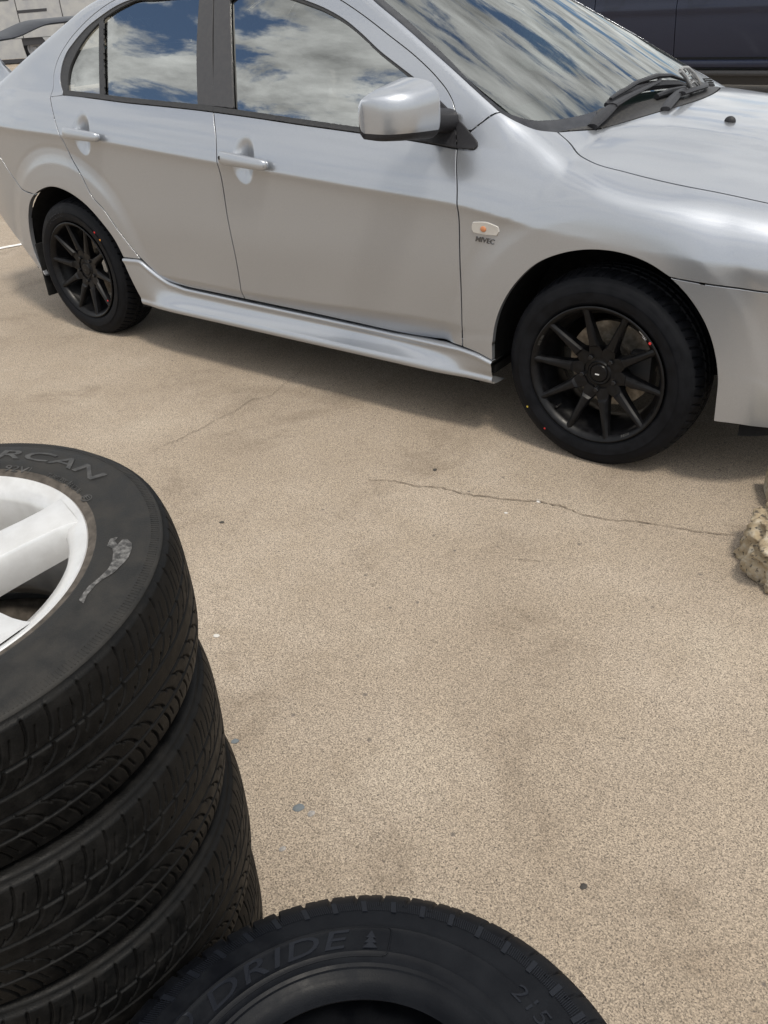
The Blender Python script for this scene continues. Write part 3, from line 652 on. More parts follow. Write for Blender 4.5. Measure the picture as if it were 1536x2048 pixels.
ws_in = [('y', -1.13, .52), (773, 3), (812, 35), (850, 71), (900, 118), (941, 161), (983, 199), (1024, 228), (1066, 239), (1095, 239), (1157, 230), (1215, 214)]+[('y', GB(y)-.03, y) for y in (-.28, -.2, -.1)]+[('s', GB(0)-.03, s_xy(GB(0)-.03, 0))]
bord_o = [('y', -1.12, .545), (748, 0), (798, 42), (873, 108), (949, 177), (1001, 224), (1037, 244), (1074, 259), (1115, 264), (1173, 259)]+[('y', XH(y)-.012, y) for y in (-.42, -.3, -.2, -.1)]+[('s', XH(0)-.012, s_xy(XH(0), 0))]
p_bord = join(seg(bord_o), mid(XH(0)-.012, GB(0)-.03), seg(ws_in[::-1]), seg([ws_in[0], bord_o[0]]))
mk_panel('glass_border', panel_geo(p_bord, gap=.001, off=-.002, depth=.006, grid=(.03, .02)), M['frit'], ws, 'merge')
cowl_o = [(1120, 263), (1173, 259)]+[('y', XH(y)-.004, y) for y in (-.42, -.3, -.2, -.1)]+[('s', XH(0)-.004, s_xy(XH(0), 0))]
cowl_i = [('s', GB(0)-.03, s_xy(GB(0)-.03, 0))]+[('y', GB(y)-.03, y) for y in (-.1, -.2, -.3, -.42)]+[(1195, 245), (1150, 256)]
p_cowl = join(seg(cowl_o), mid(XH(0)-.004, GB(0)-.03), seg(cowl_i), seg([(1150, 256), (1120, 263)]))
cowl = mk_panel('cowl_panel', panel_geo(p_cowl, gap=.001, off=.001, depth=.012, grid=(.02, .02)), M['cowl'], car, 'merge')
# ---- body frame: A-pillar, roof, C-pillar, rear quarter
rs_edge = [('s', -2.36, s_xy(-2.36, 0)), ('y', -2.37, .3), ('y', -2.42, .47), ('y', -2.5, .53), ('y', -2.8, .56), ('y', -3.02, .58)]
boot_edge = [('y', -3.02, .58), ('y', -3.12, .63), ('y', -3.3, .665), ('y', -3.5, .655), ('y', -3.58, .62)]
arch_r = [(69, 389), (80, 381), (102, 374), (135, 384), (169, 408), (203, 445), (230, 482), (247, 515)]
p_bf = join(seg([(943, 261), (970, 240), (1001, 224)]), seg(ws_edge[3:]), seg(hdr), mid(-1.245, -2.36), seg(rs_edge), seg(boot_edge), seg([boot_edge[-1], ('z', -3.6, .92), ('z', -3.55, .82)], curve=False), seg([('z', -3.55, .82), (0, 313)]), seg([(0, 313), (19, 344), (41, 375), (69, 389)]), seg(arch_r), seg([(247, 515), (281, 519)]), seg([(281, 517), (237, 462), (203, 414), (187, 397), (162, 350), (141, 312), (122, 275), (108, 234), (100, 195)]), seg([(100, 194), (106, 178), (108, 147), (116, 119), (134, 87), (162, 53), (200, 19), (230, 0), ('z', -2.14, 1.418), ('z', -1.95, 1.426), ('z', -1.70, 1.43), ('z', -1.62, 1.428), ('z', -1.35, 1.418), (680, 0), (722, 28), (779, 72), (835, 117), (873, 155), (896, 185), (906, 206), (911, 227)]), seg([(911, 227), (922, 262), (943, 261)], curve=False))
mk_panel('body_frame', panel_geo(p_bf, depth=.02, grid=(.016, .014), fine=[(-2.6, .55, .5, .22)]), M['paint'], car, 'merge')
p_rw = join(seg(rs_edge), seg([rs_edge[-1], ('y', -3.06, .4), ('s', -3.08, s_xy(-3.08, 0))]), mid(-3.08, -2.36))
mk_panel('rear_windscreen', panel_geo(p_rw, gap=.002, off=-.004, depth=.006, grid=(.05, .05)), M['wsglass'], car, 'merge')
p_boot = join(seg([rs_edge[-1], ('y', -3.06, .4), ('s', -3.08, s_xy(-3.08, 0))]), mid(-3.08, -3.63), seg([('s', -3.63, s_xy(-3.63, 0)), ('y', -3.62, .4), boot_edge[-1]]), seg(boot_edge[::-1]))
mk_panel('boot_lid', panel_geo(p_boot, grid=(.02, .02)), M['paint'], car, 'merge')
p_rb = join(seg([(69, 389), (41, 375), (19, 344), (0, 313)]), seg([(0, 313), ('z', -3.55, .82)]), seg([('z', -3.55, .82), ('z', -3.63, .76)]), seg([('z', -3.63, .76), ('z', -3.63, .52)]), seg([('z', -3.63, .52), (0, 428)]), seg([(0, 428), (22, 460), (41, 486), (68, 523), (88, 549), (93, 553)]), seg([(93, 553), (80, 530), (68, 500), (59, 460), (57, 430), (60, 405), (69, 389)]))
mk_panel('rear_bumper', panel_geo(p_rb, depth=.02, grid=(.014, .014)), M['paint'], car, True)
for s_ in (-1, 1):
    MB().box((-3.60, s_*.60, .88), (.05, .22, .16), .015).build('tail_lamp', M['tail'], car)
# ---- dark liner behind the panels (keeps the gaps black), floor pan, wheel wells
ii = np.arange(0, NX, 7); jj = np.arange(0, NT, 8)
PL = (Pn-Nn*.014)[np.ix_(ii, jj)]; xx = PL[..., 0]; zz = PL[..., 2]
q = []; n2 = len(jj); 
for a in range(len(ii)-1):
    for b in range(n2-1):
        c = (PL[a, b]+PL[a+1, b+1])/2
        if any(math.hypot(c[0]-ax, c[2]-ZAX) < .44 for ax in AX) and c[1] < -.5: continue
        zb = np.interp(c[0], XS, ZB_c)
        if c[0] < -2.95 and c[2] < .66: continue
        if any(abs(c[0]-np.interp(0,[0,1],[q0[0],0])) < .11 and abs(c[2]-surf(np.array([q0[0]]), np.array([q0[1]]))[0][2]) < .13 for q0 in CUPS): continue
        if -3.06 < c[0] < -.14 and (c[2] > zb-.035): continue
        if -.45 < c[0] < -.05 and c[1] > -.62 and c[2] > .9: continue
        q.append((a*n2+b, (a+1)*n2+b, (a+1)*n2+b+1, a*n2+b+1))
VL = PL.reshape(-1, 3)
VL2 = np.vstack([VL, VL*np.array([1, -1, 1])]); q2 = q+[tuple(i+len(VL) for i in f[::-1]) for f in q]
link('body_liner', raw('body_liner', VL2, q2), M['liner'], car)
MB().box((-1.32, 0, .235), (1.85, 1.62, .03)).box((-3.25, 0, .45), (.4, 1.2, .03)).box((-1.55, 0, .24), (3.7, .96, .03)).build('floor_pan', M['liner'], car)
for ax in AX:
    for s_ in (-1, 1):
        th = np.linspace(-.25, PI+.25, 29); R = .398
        P = np.array([[(ax+R*math.cos(t), s_*y, max(.27, ZAX+R*math.sin(t))) for y in (.848, .80, .55, .48)] for t in th])
        P[:, 3] = np.array([ax, s_*.48, ZAX])
        link('wheel_well', gridmesh('wheel_well', P, sharp=40), M['liner'], car)
# ---- side skirt
sk_top = np.array([near(x, y) for x, y in [(247, 515.5), (264, 517.5), (281, 518.5), (294, 531), (315, 548.5), (338, 563), (372, 575.5), (423, 586.5), (495, 602), (657, 636), (787, 664), (922, 694), (955, 706), (985, 722)]])
xt = np.linspace(sk_top[0, 0], -.360, 110); zt = smooth1(np.interp(xt, sk_top[:, 0], sk_top[:, 2]), .6); yt = smooth1(np.interp(xt, sk_top[:, 0], sk_top[:, 1]), 2)
rows = []
for x, z, y in zip(xt, zt, yt):
    e = sstep(-2.3, -1.95, x); e2 = 1-sstep(-.62, -.36, x); k = min(e, 1)*max(e2, .35)
    zbm = .222; h = z-zbm; yo = -.872-.018*k
    y0, z0 = y-.008, z-.024; zq = zbm+.022; fl_ = [(y0+(yo-.006-y0)*u**2.0, z0+(zq-z0)*u) for u in np.linspace(0, 1, 9)]
    sec = [(y+.02, z-.001), (y-.004, z-.0015), (y-.010, z-.004), (y-.012, z-.009), (y-.010, z-.016)]+fl_+[(yo-.010, zbm+.010), (yo-.011, zbm+.003), (yo-.008, zbm-.003), (yo+.01, zbm-.010), (-.80, .205)]
    sec = catmull(np.array(sec), 44); sh_ = .37*(1-sstep(-2.29, -2.05, x)); rows.append(np.c_[x+sh_*np.maximum(z-sec[:, 1], 0), sec])
SK = np.array(rows)
for sgn in (1, -1):
    P = SK*np.array([1, sgn, 1]); link('side_skirt', gridmesh('side_skirt', P, flip=(sgn > 0)), M['paint'], car)
for s_ in (-1, 1): MB().box((-2.97, s_*.79, .27), (.012, .15, .26), .004).build('mud_flap', M['liner'], car)
# ---- door handles
def handle(pxa, pxb, parent, key):
    a = near(*pxa, 0); b = near(*pxb, 0); mid = (a+b)/2; u = (b-a)/np.linalg.norm(b-a); nrm = np.array([0, -1, .12]); nrm /= np.linalg.norm(nrm)
    Ln = np.linalg.norm(b-a); up = np.cross(nrm, u); up *= np.sign(up[2]); t = (1-np.cos(np.linspace(0, PI, 49)))/2; th = np.linspace(0, 2*PI, 20, endpoint=False)
    P = []
    for q in t:
        e = (1-abs(2*q-1)**14)**.5 if 0 < q < 1 else .02
        off = .020+.010*(1-abs(2*q-1)**4); hh = .022*max(e, .05)*(1.10-.22*q); dd_ = .016*max(e, .05)
        c = a+u*Ln*q; c = c+nrm*off
        P.append([c+up*hh*math.copysign(abs(math.sin(v))**.7, math.sin(v))+nrm*dd_*math.copysign(abs(math.cos(v))**.7, math.cos(v)) for v in th])
    h = link('door_handle', gridmesh('door_handle', np.array(P), close_v=True), M['paint'], parent)
    if key:
        c = a+u*.022+nrm*.0405
        vs = [c+.007*(math.cos(k*PI/8)*u+math.sin(k*PI/8)*up)+nrm*dz for dz in (-.004, .0012) for k in range(16)]
        fs = [(k, (k+1) % 16, 16+(k+1) % 16, 16+k) for k in range(16)]+[tuple(range(16, 32))]
        link('key_lock', raw('key_lock', vs, fs, True, 30), M['blackplastic'], parent)
        c = a+u*.042; MB().tube([c+nrm*.0315+up*-.014, c+nrm*.0432, c+nrm*.0315+up*.014], .0008, 6).build('handle_seam', M['door_edge'], parent)
handle((446, 313), (543, 331), fd, True); handle((136, 264), (206, 275), rd, False)
# ---- side indicator and badge
ind = join(seg([(948, 446), (975, 447), (995, 455)]), seg([(995, 455), (997, 462), (993, 469)]), seg([(993, 469), (970, 467), (949, 463)]), seg([(949, 463), (945.5, 455), (948, 446)]))
indi = mk_panel('side_indicator', panel_geo(ind, gap=-.002, off=.004, depth=.008, grid=(.01, .01), rim=.002), M['lens'], car)
bc = near(968, 457.5, .0048); bs = bmesh.new(); bmesh.ops.create_uvsphere(bs, u_segments=14, v_segments=8, radius=1.0)
for v in bs.verts: v.co = Vector((bc[0]+v.co.x*.011, bc[1]+v.co.y*.003, bc[2]+v.co.z*.009))
me = bpy.data.meshes.new('indicator_bulb'); bs.to_mesh(me); bs.free(); link('indicator_bulb', me, M['orange_bulb'], indi)
def wrap_text(name, body, px0, px1, size, mat, parent, extr=.0012, off=.001, shear=0.0, offset=0.0, space=1.0):
    v, f = text_geo(body, 1.0, 0.0, offset, shear, space); w = v[:, 0].max()-v[:, 0].min(); hgt = v[:, 1].max()-v[:, 1].min()
    A = np.array(pick(*px0)); B = np.array(pick(*px1)); d = B-A; L = np.linalg.norm(d); d /= L; n = np.array([-d[1], d[0]]); C0 = (A+B)/2
    q = C0+np.outer(v[:, 0]-(v[:, 0].max()+v[:, 0].min())/2, d)*(L/w)+np.outer(v[:, 1]-(v[:, 1].max()+v[:, 1].min())/2, n)*(size/hgt)
    P = surf(q[:, 0], q[:, 1]); Nq = surfN(q[:, 0], q[:, 1]); k = len(P); top = P+Nq*(off+extr); bot = P+Nq*off
    ed = {}
    for fc in f:
        for a, b in zip(fc, fc[1:]+fc[:1]): ed[(a, b)] = ed.get((a, b), 0)+1
    side = [(b, a, a+k, b+k) for (a, b) in ed if (b, a) not in ed]
    return link(name, raw(name, np.vstack([top, bot]), [tuple(x) for x in f]+side, False), mat, parent)
wrap_text('badge_lettering', 'MIVEC', (951.5, 477), (989.5, 484.5), .016, M['chromedark'], car, .0025, .0, .15, .01)
# ---- hood details
nzl = near(1460, 243, 0); nb = MB()
bs = bmesh.new(); bmesh.ops.create_uvsphere(bs, u_segments=16, v_segments=10, radius=1.0)
for v in bs.verts: v.co = Vector((v.co.x*.018, v.co.y*.012, max(v.co.z, -.2)*.016))
me = bpy.data.meshes.new('washer_nozzle'); bs.to_mesh(me); bs.free(); link('washer_nozzle', me, M['blackplastic'], car, nzl)
patch_o = join(seg([(1500, 193), (1570, 199)]), seg([(1570, 199), (1570, 209)]), seg([(1570, 209), (1497, 206)]), seg([(1497, 206), (1500, 193)]))
mk_panel('hood_patch', panel_geo(patch_o, gap=0, off=.0008, depth=.0006), M['hood_pale'], hood)  # thin pale mottled patch laid on the hood
# ------------------------------------------------------------------ wing mirror
yi, yo = -.895, -1.085
tt = np.linspace(0, 1, 30); NC = 60; th = np.linspace(0, 2*PI, NC, endpoint=False); P = []
for t in tt:
    y = yi+(yo-yi)*t; e = 1-max(0, (t-.86)/.14)**2.4*.14; ed = max(.05, (1-max(0, (t-.42)/.58)**2.6)**.5 if t < 1 else .05); e0 = 1-max(0, (.10-t)/.10)**2*.22
    zt_ = 1.160-.030*t-.010*max(0, t-.7)/.3; zb_ = .988+.018*t; zt_ = 1.082+(zt_-1.082)*e*e0; zb_ = 1.082+(zb_-1.082)*(1-(1-e)*.5)*e0
    xb = -.672-.02*t; xf = -.525-.045*t; xf = xb+(xf-xb)*ed*e0; zc_ = (zt_+zb_)/2; hz = (zt_-zb_)/2
    row = []
    for a in th:
        c, s_ = math.cos(a), math.sin(a); n = 3.6 if c > 0 else 9.0
        cx = math.copysign(abs(c)**(2/n), c); sz = math.copysign(abs(s_)**(2/3.5), s_); xm = xb+(xf-xb)*.30
        row.append((xm+(cx*(xf-xm) if cx > 0 else cx*(xm-xb)), y, zc_+sz*hz-.008*(cx if cx > 0 else 0)))
    P.append(row)
P = np.array(P); c0 = P[0].mean(0); c1 = P[-1].mean(0)
P = np.concatenate([np.broadcast_to(c0, (1, NC, 3)), P, [P[-1]*.75+c1*.25-np.array([0, .012, 0])], [P[-1]*.4+c1*.6-np.array([0, .016, 0])], np.broadcast_to(c1-np.array([0, .017, 0]), (1, NC, 3))], 0)
ka = int(round((-.50+PI/2+0)/(2*PI)*NC)) ; kb = int(round(NC*.455)); kneg = int(round(NC*.06))
cols = np.arange(-kneg, kb+1) % NC; rest = np.arange(kb, NC-kneg+1) % NC
wm = link('wing_mirror', gridmesh('wing_mirror', P[:, rest], sharp=60), M['blackplastic'], car)
link('mirror_cap', gridmesh('mirror_cap', P[:, cols], sharp=60), M['paint'], wm)
link('mirror_glass', raw('mirror_glass', [(-.675, -.91, 1.03), (-.692, -1.06, 1.035), (-.692, -1.06, 1.12), (-.675, -.91, 1.13)], [(0, 1, 2, 3)], False), M['chrome'], wm)
sail_a = join(seg([(838, 166), (875, 199), (911, 234)]), seg([(911, 234), (915, 297)]), seg([(915, 297), (880, 290), (840, 283)]), seg([(840, 283), (838, 166)]))
sail_b = join(seg([(912.5, 236), (930, 254), (949, 277)]), seg([(949, 277), (955, 287), (953, 296), (945, 299)]), seg([(945, 299), (916, 297.5)]), seg([(916, 297.5), (912.5, 236)]))
mk_panel('mirror_sail', panel_geo(sail_a, gap=.001, off=.007, depth=.016, rim=.003), M['blackplastic'], wm)
mk_panel('sail_corner', panel_geo(sail_b, gap=.001, off=.007, depth=.014, rim=.003), M['blackplastic'], wm)
arm = []
for t in np.linspace(0, 1, 10):
    y = -.775-.135*t; x = -.610-.010*t; hz = .036-.004*t; hx = .058-.008*t; zc_ = 1.020+.018*t
    arm.append([(x+hx*math.copysign(abs(math.cos(a))**.6, math.cos(a)), y, zc_+hz*math.copysign(abs(math.sin(a))**.7, math.sin(a))) for a in np.linspace(0, 2*PI, 24, endpoint=False)])
link('mirror_arm', gridmesh('mirror_arm', np.array(arm), close_v=True), M['blackplastic'], wm)

# ------------------------------------------------------------------ wipers
def wp(px, py, o): return near(px, py, o)
wip = MB().tube([wp(1183, 257, .006), wp(1196, 245, .012), wp(1212, 231, .018), wp(1222, 223, .022)], [.018, .023, .021, .017], 10, .5).build('wiper', M['blackplastic'], car)
MB().tube([wp(1218, 226, .024), wp(1245, 212, .030), wp(1280, 196, .034), wp(1306, 184, .036), wp(1309, 179, .036), wp(1303, 172, .034)], [.019, .016, .012, .009, .007, .006], 8, .5).build('wiper_arm', M['blackplastic'], wip)
MB().tube([wp(1209, 217, .012), wp(1222, 207, .016), wp(1240, 196, .018), wp(1262, 188, .018), wp(1290, 182, .017), wp(1320, 178, .016), wp(1350, 176, .014), wp(1372, 178, .012)], [.008, .012, .015, .017, .017, .016, .014, .008], 8, .9).build('wiper_blade', M['blackplastic'], wip)
MB().tube([wp(1214, 213, .026), wp(1240, 200, .034), wp(1263, 186, .036), wp(1300, 175, .040), wp(1330, 171, .036), wp(1366, 174, .022)], [.006, .009, .010, .013, .010, .007], 8, .7).build('wiper_frame', M['blackplastic'], wip)
MB().tube([wp(1310, 200, .012), wp(1335, 192, .014), wp(1366, 185, .014)], [.009, .012, .009], 8).build('wiper_link', M['blackplastic'], wip)
wip2 = MB().tube([wp(1330, 222, .006), wp(1342, 209, .012), wp(1356, 197, .018), wp(1364, 193, .02)], [.016, .020, .016, .014], 10, .5).build('wiper', M['blackplastic'], car)
MB().tube([wp(1362, 200, .02), wp(1385, 192, .02), wp(1408, 184, .018), wp(1411, 176, .016)], [.015, .016, .014, .008], 8, .5).build('wiper_arm', M['blackplastic'], wip2)
# leaf-shaped lattice at the far corner of the windscreen
lat = MB()
A0 = near(1386, 189, .006); 
def lp(px, py): return at_plane(px, py, 0, A0[0]-.01)
lat.tube([lp(1360, 141), lp(1370, 152), lp(1378, 168), lp(1384, 188)], .007, 8)
lat.tube([lp(1360, 141), lp(1366, 135), lp(1376, 135), lp(1388, 146), lp(1398, 162), lp(1405, 182), lp(1384, 188)], .005, 8)
for pts in ([(1367, 137), (1372, 143), (1368, 150)], [(1374, 137), (1380, 146), (1374, 154)], [(1372, 154), (1382, 150), (1388, 158), (1382, 164), (1376, 160)], [(1384, 146), (1391, 156), (1388, 166)], [(1379, 168), (1388, 163), (1396, 172), (1390, 178), (1383, 174)], [(1394, 162), (1400, 172), (1398, 180)], [(1384, 182), (1392, 178), (1399, 183)]):
    lat.tube([lp(*q) for q in pts], .0035, 6)
lat.build('lattice_ornament', M['frostgrey'], cowl)
vents = MB()
for k in range(5):
    yv = .46+.03*k; xv = XH(yv)-.035; c = surf(np.array([xv]), np.array([s_xy(xv, yv)]))[0]*np.array([1, -1, 1])+np.array([0, 0, .004]); vents.box(c, (.036, .011, .004), .001, .5)
vents.build('cowl_vent', M['door_edge'], cowl)

# ------------------------------------------------------------------ boot spoiler
sp = []
for y in np.linspace(-.60, .60, 41):
    a = abs(y)/.60; z = 1.325-.040*sstep(.40, .85, a)-.012*a*a; x = -3.42+.05*a*a
    ch = np.array([(.085, -.010), (.09, -.004), (.07, .003), (0, .008), (-.09, .008), (-.105, .006), (-.09, -.002), (0, -.008), (.06, -.014)])
    sp.append([(x+c[0], y, z+c[1]*1.0+.03*(-c[0])) for c in ch])
spl = link('boot_spoiler', gridmesh('boot_spoiler', np.array(sp), close_v=True, sharp=50), M['wing'], car)
for s_ in (-1, 1):
    pe = []
    for t in np.linspace(0, 1, 9):
        z = 1.075+(1.29-1.075)*t; x = -3.45+.02*t+.10*(1-t)**4; hx = .06+.14*(1-t)**4; hy = .018+.03*(1-t)**4; y = s_*(.54+.03*t)
        pe.append([(x+hx*math.cos(a), y+hy*math.sin(a), z) for a in np.linspace(0, 2*PI, 20, endpoint=False)])
    link('spoiler_post', gridmesh('spoiler_post', np.array(pe), close_v=True), M['paint'], spl)

# ------------------------------------------------------------------ interior
def seat(x, y, w=.5):
    b = MB().box((x, y, .56), (.52, w, .16), .05); s = b.build('seat', M['interior'], car)
    P = []
    for t in np.linspace(0, 1, 12):
        z = .58+.56*t; xx_ = x-.22-.17*t; hw = (w/2)*(1-.25*t**3); P.append([(xx_+.06*math.cos(a), y+hw*math.copysign(abs(math.sin(a))**.6, math.sin(a)), z) for a in np.linspace(0, 2*PI, 20, endpoint=False)])
    P.append([(P[-1][0][0]-.06, y, 1.15)]*20); link('seat_back', gridmesh('seat_back', np.array(P), close_v=True), M['interior'], s)
    MB().box((x-.425, y, 1.23), (.085, .26, .18), .035).tube([(x-.41, y-.06, 1.10), (x-.42, y-.06, 1.2)], .006).tube([(x-.41, y+.06, 1.10), (x-.42, y+.06, 1.2)], .006).build('headrest', M['interior'], s)
seat(-1.35, -.36); seat(-1.35, .36); seat(-2.2, -.32, .6); seat(-2.2, .32, .6)
MB().box((-.62, 0, .86), (.55, 1.36, .16), .05).box((-.72, -.36, .95), (.22, .36, .07), .03).box((-.25, 0, .885), (.35, 1.1, .05), .02).build('dashboard', M['dash'], car)
MB().box((-1.38, 0, .34), (1.7, 1.4, .06)).build('cabin_floor', M['interior'], car)
th = np.linspace(0, 2*PI, 40, endpoint=False); cs = Vector((-.98, -.36, .96)); ax_ = Vector((-.88, 0, .46)).normalized(); e1 = Vector((0, 1, 0)); e2 = ax_.cross(e1)
sw = MB(); ring = [cs+.185*(math.cos(t)*e1+math.sin(t)*e2) for t in th]; P = []
for i, p in enumerate(ring):
    rd_ = (p-cs).normalized(); P.append([p+.014*(math.cos(a)*rd_+math.sin(a)*ax_) for a in np.linspace(0, 2*PI, 10, endpoint=False)])
swo = link('steering_wheel', gridmesh('steering_wheel', np.array([[tuple(v) for v in r] for r in P]), close_u=True, close_v=True), M['dash'], car)
sw.tube([cs-e1*.18, cs, cs+e1*.18], [.016, .045, .016], 10, .4).tube([cs, cs-e2*.18], .014).tube([cs, cs-ax_*.3], .025).build('steering_spoke', M['dash'], swo)
MB().box((-1.16, 0, 1.345), (.02, .22, .06), .015).tube([(-1.16, 0, 1.34), (-1.13, 0, 1.40)], .008).build('interior_mirror', M['blackplastic'], car)

# ------------------------------------------------------------------ tyres
def sec_profile(R, W, rb):
    hw = W/2
    return np.array([(rb-.004, hw-.026), (rb+.003, hw-.015), (rb+.010, hw-.008), (rb+.022, hw-.003), (rb+.045, hw), (R-.070, hw-.0015), (R-.045, hw-.006), (R-.028, hw-.013), (R-.014, hw-.023)])
class Tyre:
    def __init__(s, R, W, rb, rings=(), square=False):
        s.R, s.W, s.rb = R, W, rb; pp = sec_profile(R, W, rb)
        if square: pp = np.vstack([pp[:5], [(R-.070, W/2-.001), (R-.034, W/2-.0035), (R-.0175, W/2-.0085), (R-.0095, W/2-.0155)]])
        s.prof = catmull(pp, 44)
        r, z = s.prof[:, 0].copy(), s.prof[:, 1].copy()
        for (a, b, h) in rings: z = z+h*(sstep(a-.0015, a+.0005, r)*(1-sstep(b-.0005, b+.0015, r)))
        s.prof[:, 1] = z; s.zt = s.prof[-1, 1]
    def zr(s, r): return np.interp(r, s.prof[:, 0], s.prof[:, 1])
    def mesh(s, name, depth, N, Mm, flat=None, sharp=38):
        R = s.R; zt = s.zt
        zz = np.linspace(zt, -zt, Mm+2)[1:-1]
        tr = np.stack([R-(R-s.prof[-1, 0])*np.abs(zz/zt)**3.2, zz], 1)
        inner = np.array([(s.rb+.004, -s.W/2+.040), (R-.05, -s.W/2+.03), (R-.025, -.04), (R-.022, 0), (R-.025, .04), (R-.05, s.W/2-.03), (s.rb+.004, s.W/2-.040)])
        sec = np.vstack([s.prof, tr, s.prof[::-1]*np.array([1, -1]), inner]); K = len(sec)
        th = np.linspace(0, 2*PI, N, endpoint=False)
        r = np.broadcast_to(sec[:, 0], (N, K)).copy(); z = np.broadcast_to(sec[:, 1], (N, K)).copy()
        i0 = len(s.prof)-9; i1 = len(s.prof)+Mm+9
        S = th[:, None]*R; Z = z[:, i0:i1]; RR = r[:, i0:i1]
        d = depth(np.broadcast_to(S, Z.shape), Z, RR)
        r[:, i0:i1] -= d
        P = np.stack([r*np.cos(th)[:, None], r*np.sin(th)[:, None], z], -1)
        if flat is not None:   # ground contact: local -y is down, flattened at 'flat'
            low = P[..., 1] < -flat+.012; t = np.clip((-flat+.012-P[..., 1])/.03, 0, 1)
            P[..., 2] += np.sign(P[..., 2])*.006*t*(np.abs(P[..., 2]) > .06); P[..., 1] = np.maximum(P[..., 1], -flat+.0005)
        me = gridmesh(name, P, close_u=True, close_v=True, sharp=sharp)
        if me.polygons[5].normal.dot(me.polygons[5].center) < 0 and False: me.flip_normals()
        return me
def band(x, w, e=.0012): return 1-sstep(w/2-e/2, w/2+e/2, np.abs(x))
def per(u, p): return (u+p/2) % p-p/2
def tread_worn(S, Z, RR):
    a = np.abs(Z); N = 74; R0 = .326; p = 2*PI*R0/N; sg = np.where(Z > 0, 1, -1)
    d = .0045*np.maximum(band(a-.046, .0035), band(a-.014, .0042))
    S2 = S+np.where(Z > 0, 0, p*.4)
    u = per(S2-.34*(a-.046)-.0035*np.sin((a-.046)*75), p)
    sh = band(u, .0029)*sstep(.050, .053, a)*(1-sstep(.086, .090, a)); d = np.maximum(d, .0038*sh); d = np.maximum(d, .0022*band(a-.0925, .0026))
    u = per(S2-.34*(a-.046)-p/2, p); d = np.maximum(d, .0028*band(u, .0018, .0012)*sstep(.052, .055, a)*(1-sstep(.074, .078, a)))
    t = np.clip((.046-a)/.024, 0, 1.2)
    u = per(S2+.0165*t*t-.2*p, p); d = np.maximum(d, .0036*band(u, .0042*(1-.55*t), .0014)*(t > 0)*(1-sstep(.9, 1.1, t)))
    u = per(S2+.016*(1-np.clip((a-.014)/.014, 0, 1))**2-.62*p, p); d = np.maximum(d, .003*band(u, .0022, .0012)*sstep(.014, .016, a)*(1-sstep(.026, .029, a)))
    return d
def tread_new(S, Z, RR):
    a = np.abs(Z); N = 54; p = 2*PI*.34/N
    d = .008*np.maximum(band(a-.036, .008), band(a-.0, .007))
    S2 = S+np.where(Z > 0, 0, p*.5)
    u = per(S2-.10*a, p); d = np.maximum(d, .0058*band(u, .0052)*sstep(.040, .043, a))
    d = np.maximum(d, .006*band(per(S2-.1*a-p*.5, p), .0022, .0012)*sstep(.05, .053, a)*(RR > .325))
    d = np.maximum(d, .006*band(per(S2-.5*a-.3*p, p), .002, .0012)*(a < .034))
    return d
def tread_car(S, Z, RR):
    a = np.abs(Z); N = 66; p = 2*PI*.323/N
    d = .007*np.maximum(band(a-.030, .008, .003), band(a, .007, .003)); S2 = S+np.where(Z > 0, 0, p*.5)
    d = np.maximum(d, .006*band(per(S2-.3*a, p), .0055, .003)*sstep(.036, .041, a)*(1-sstep(.079, .084, a)))
    d = np.maximum(d, .005*band(per(S2-.5*a-.4*p, p), .0035, .002)*(a < .028)); return d
def ring_text(ty, body, th0, r0, size, h, width=None, shear=0.0, offset=0.0, flip=1, space=1.0, name='sidewall_lettering', mat=None, parent=None, zfun=None, inward=False, dens=None):
    """letters standing h proud on the outer sidewall, reading clockwise seen from outside, centred on local angle th0"""
    v, f = text_geo(body, 1.0, 0.0, offset, shear, space); hg = v[:, 1].max()-v[:, 1].min(); v = v-(v.max(0)+v.min(0))/2
    v *= size/hg
    if width: v[:, 0] *= width/(v[:, 0].max()-v[:, 0].min())
    r = r0+(v[:, 1] if not inward else -v[:, 1]); an = th0-(v[:, 0] if not inward else -v[:, 0])/r0
    z = (zfun or ty.zr)(r); k = len(v)
    top = np.c_[r*np.cos(an), r*np.sin(an), z+h]; bot = np.c_[r*np.cos(an), r*np.sin(an), z-.002]
    ed = {}
    for fc in f:
        for a, b in zip(fc, fc[1:]+fc[:1]): ed[(a, b)] = 1
    side = [(b, a, a+k, b+k) for (a, b) in ed if (b, a) not in ed]
    return link(name, raw(name, np.vstack([top, bot]), [tuple(x) for x in f]+side, False), mat, parent)
def pad(ty, th0, th1, r0, r1, h, n=2, skew=0.0):
    vs = []
    for lev in (h, -.0015):
        for t in np.linspace(0, 1, n+1):
            for r, k in ((r0, 0), (r1, skew)):
                a = th0+(th1-th0)*t+k; vs.append((r*math.cos(a), r*math.sin(a), ty.zr(r)+lev))
    m = 2*(n+1); fs = []
    for i in range(n): fs += [(2*i, 2*i+2, 2*i+3, 2*i+1), (2*i, 2*i+m, 2*i+2+m, 2*i+2), (2*i+1, 2*i+3, 2*i+3+m, 2*i+1+m)]
    fs += [(0, 1, 1+m, m), (2*n, 2*n+m, 2*n+1+m, 2*n+1)]
    return vs, fs

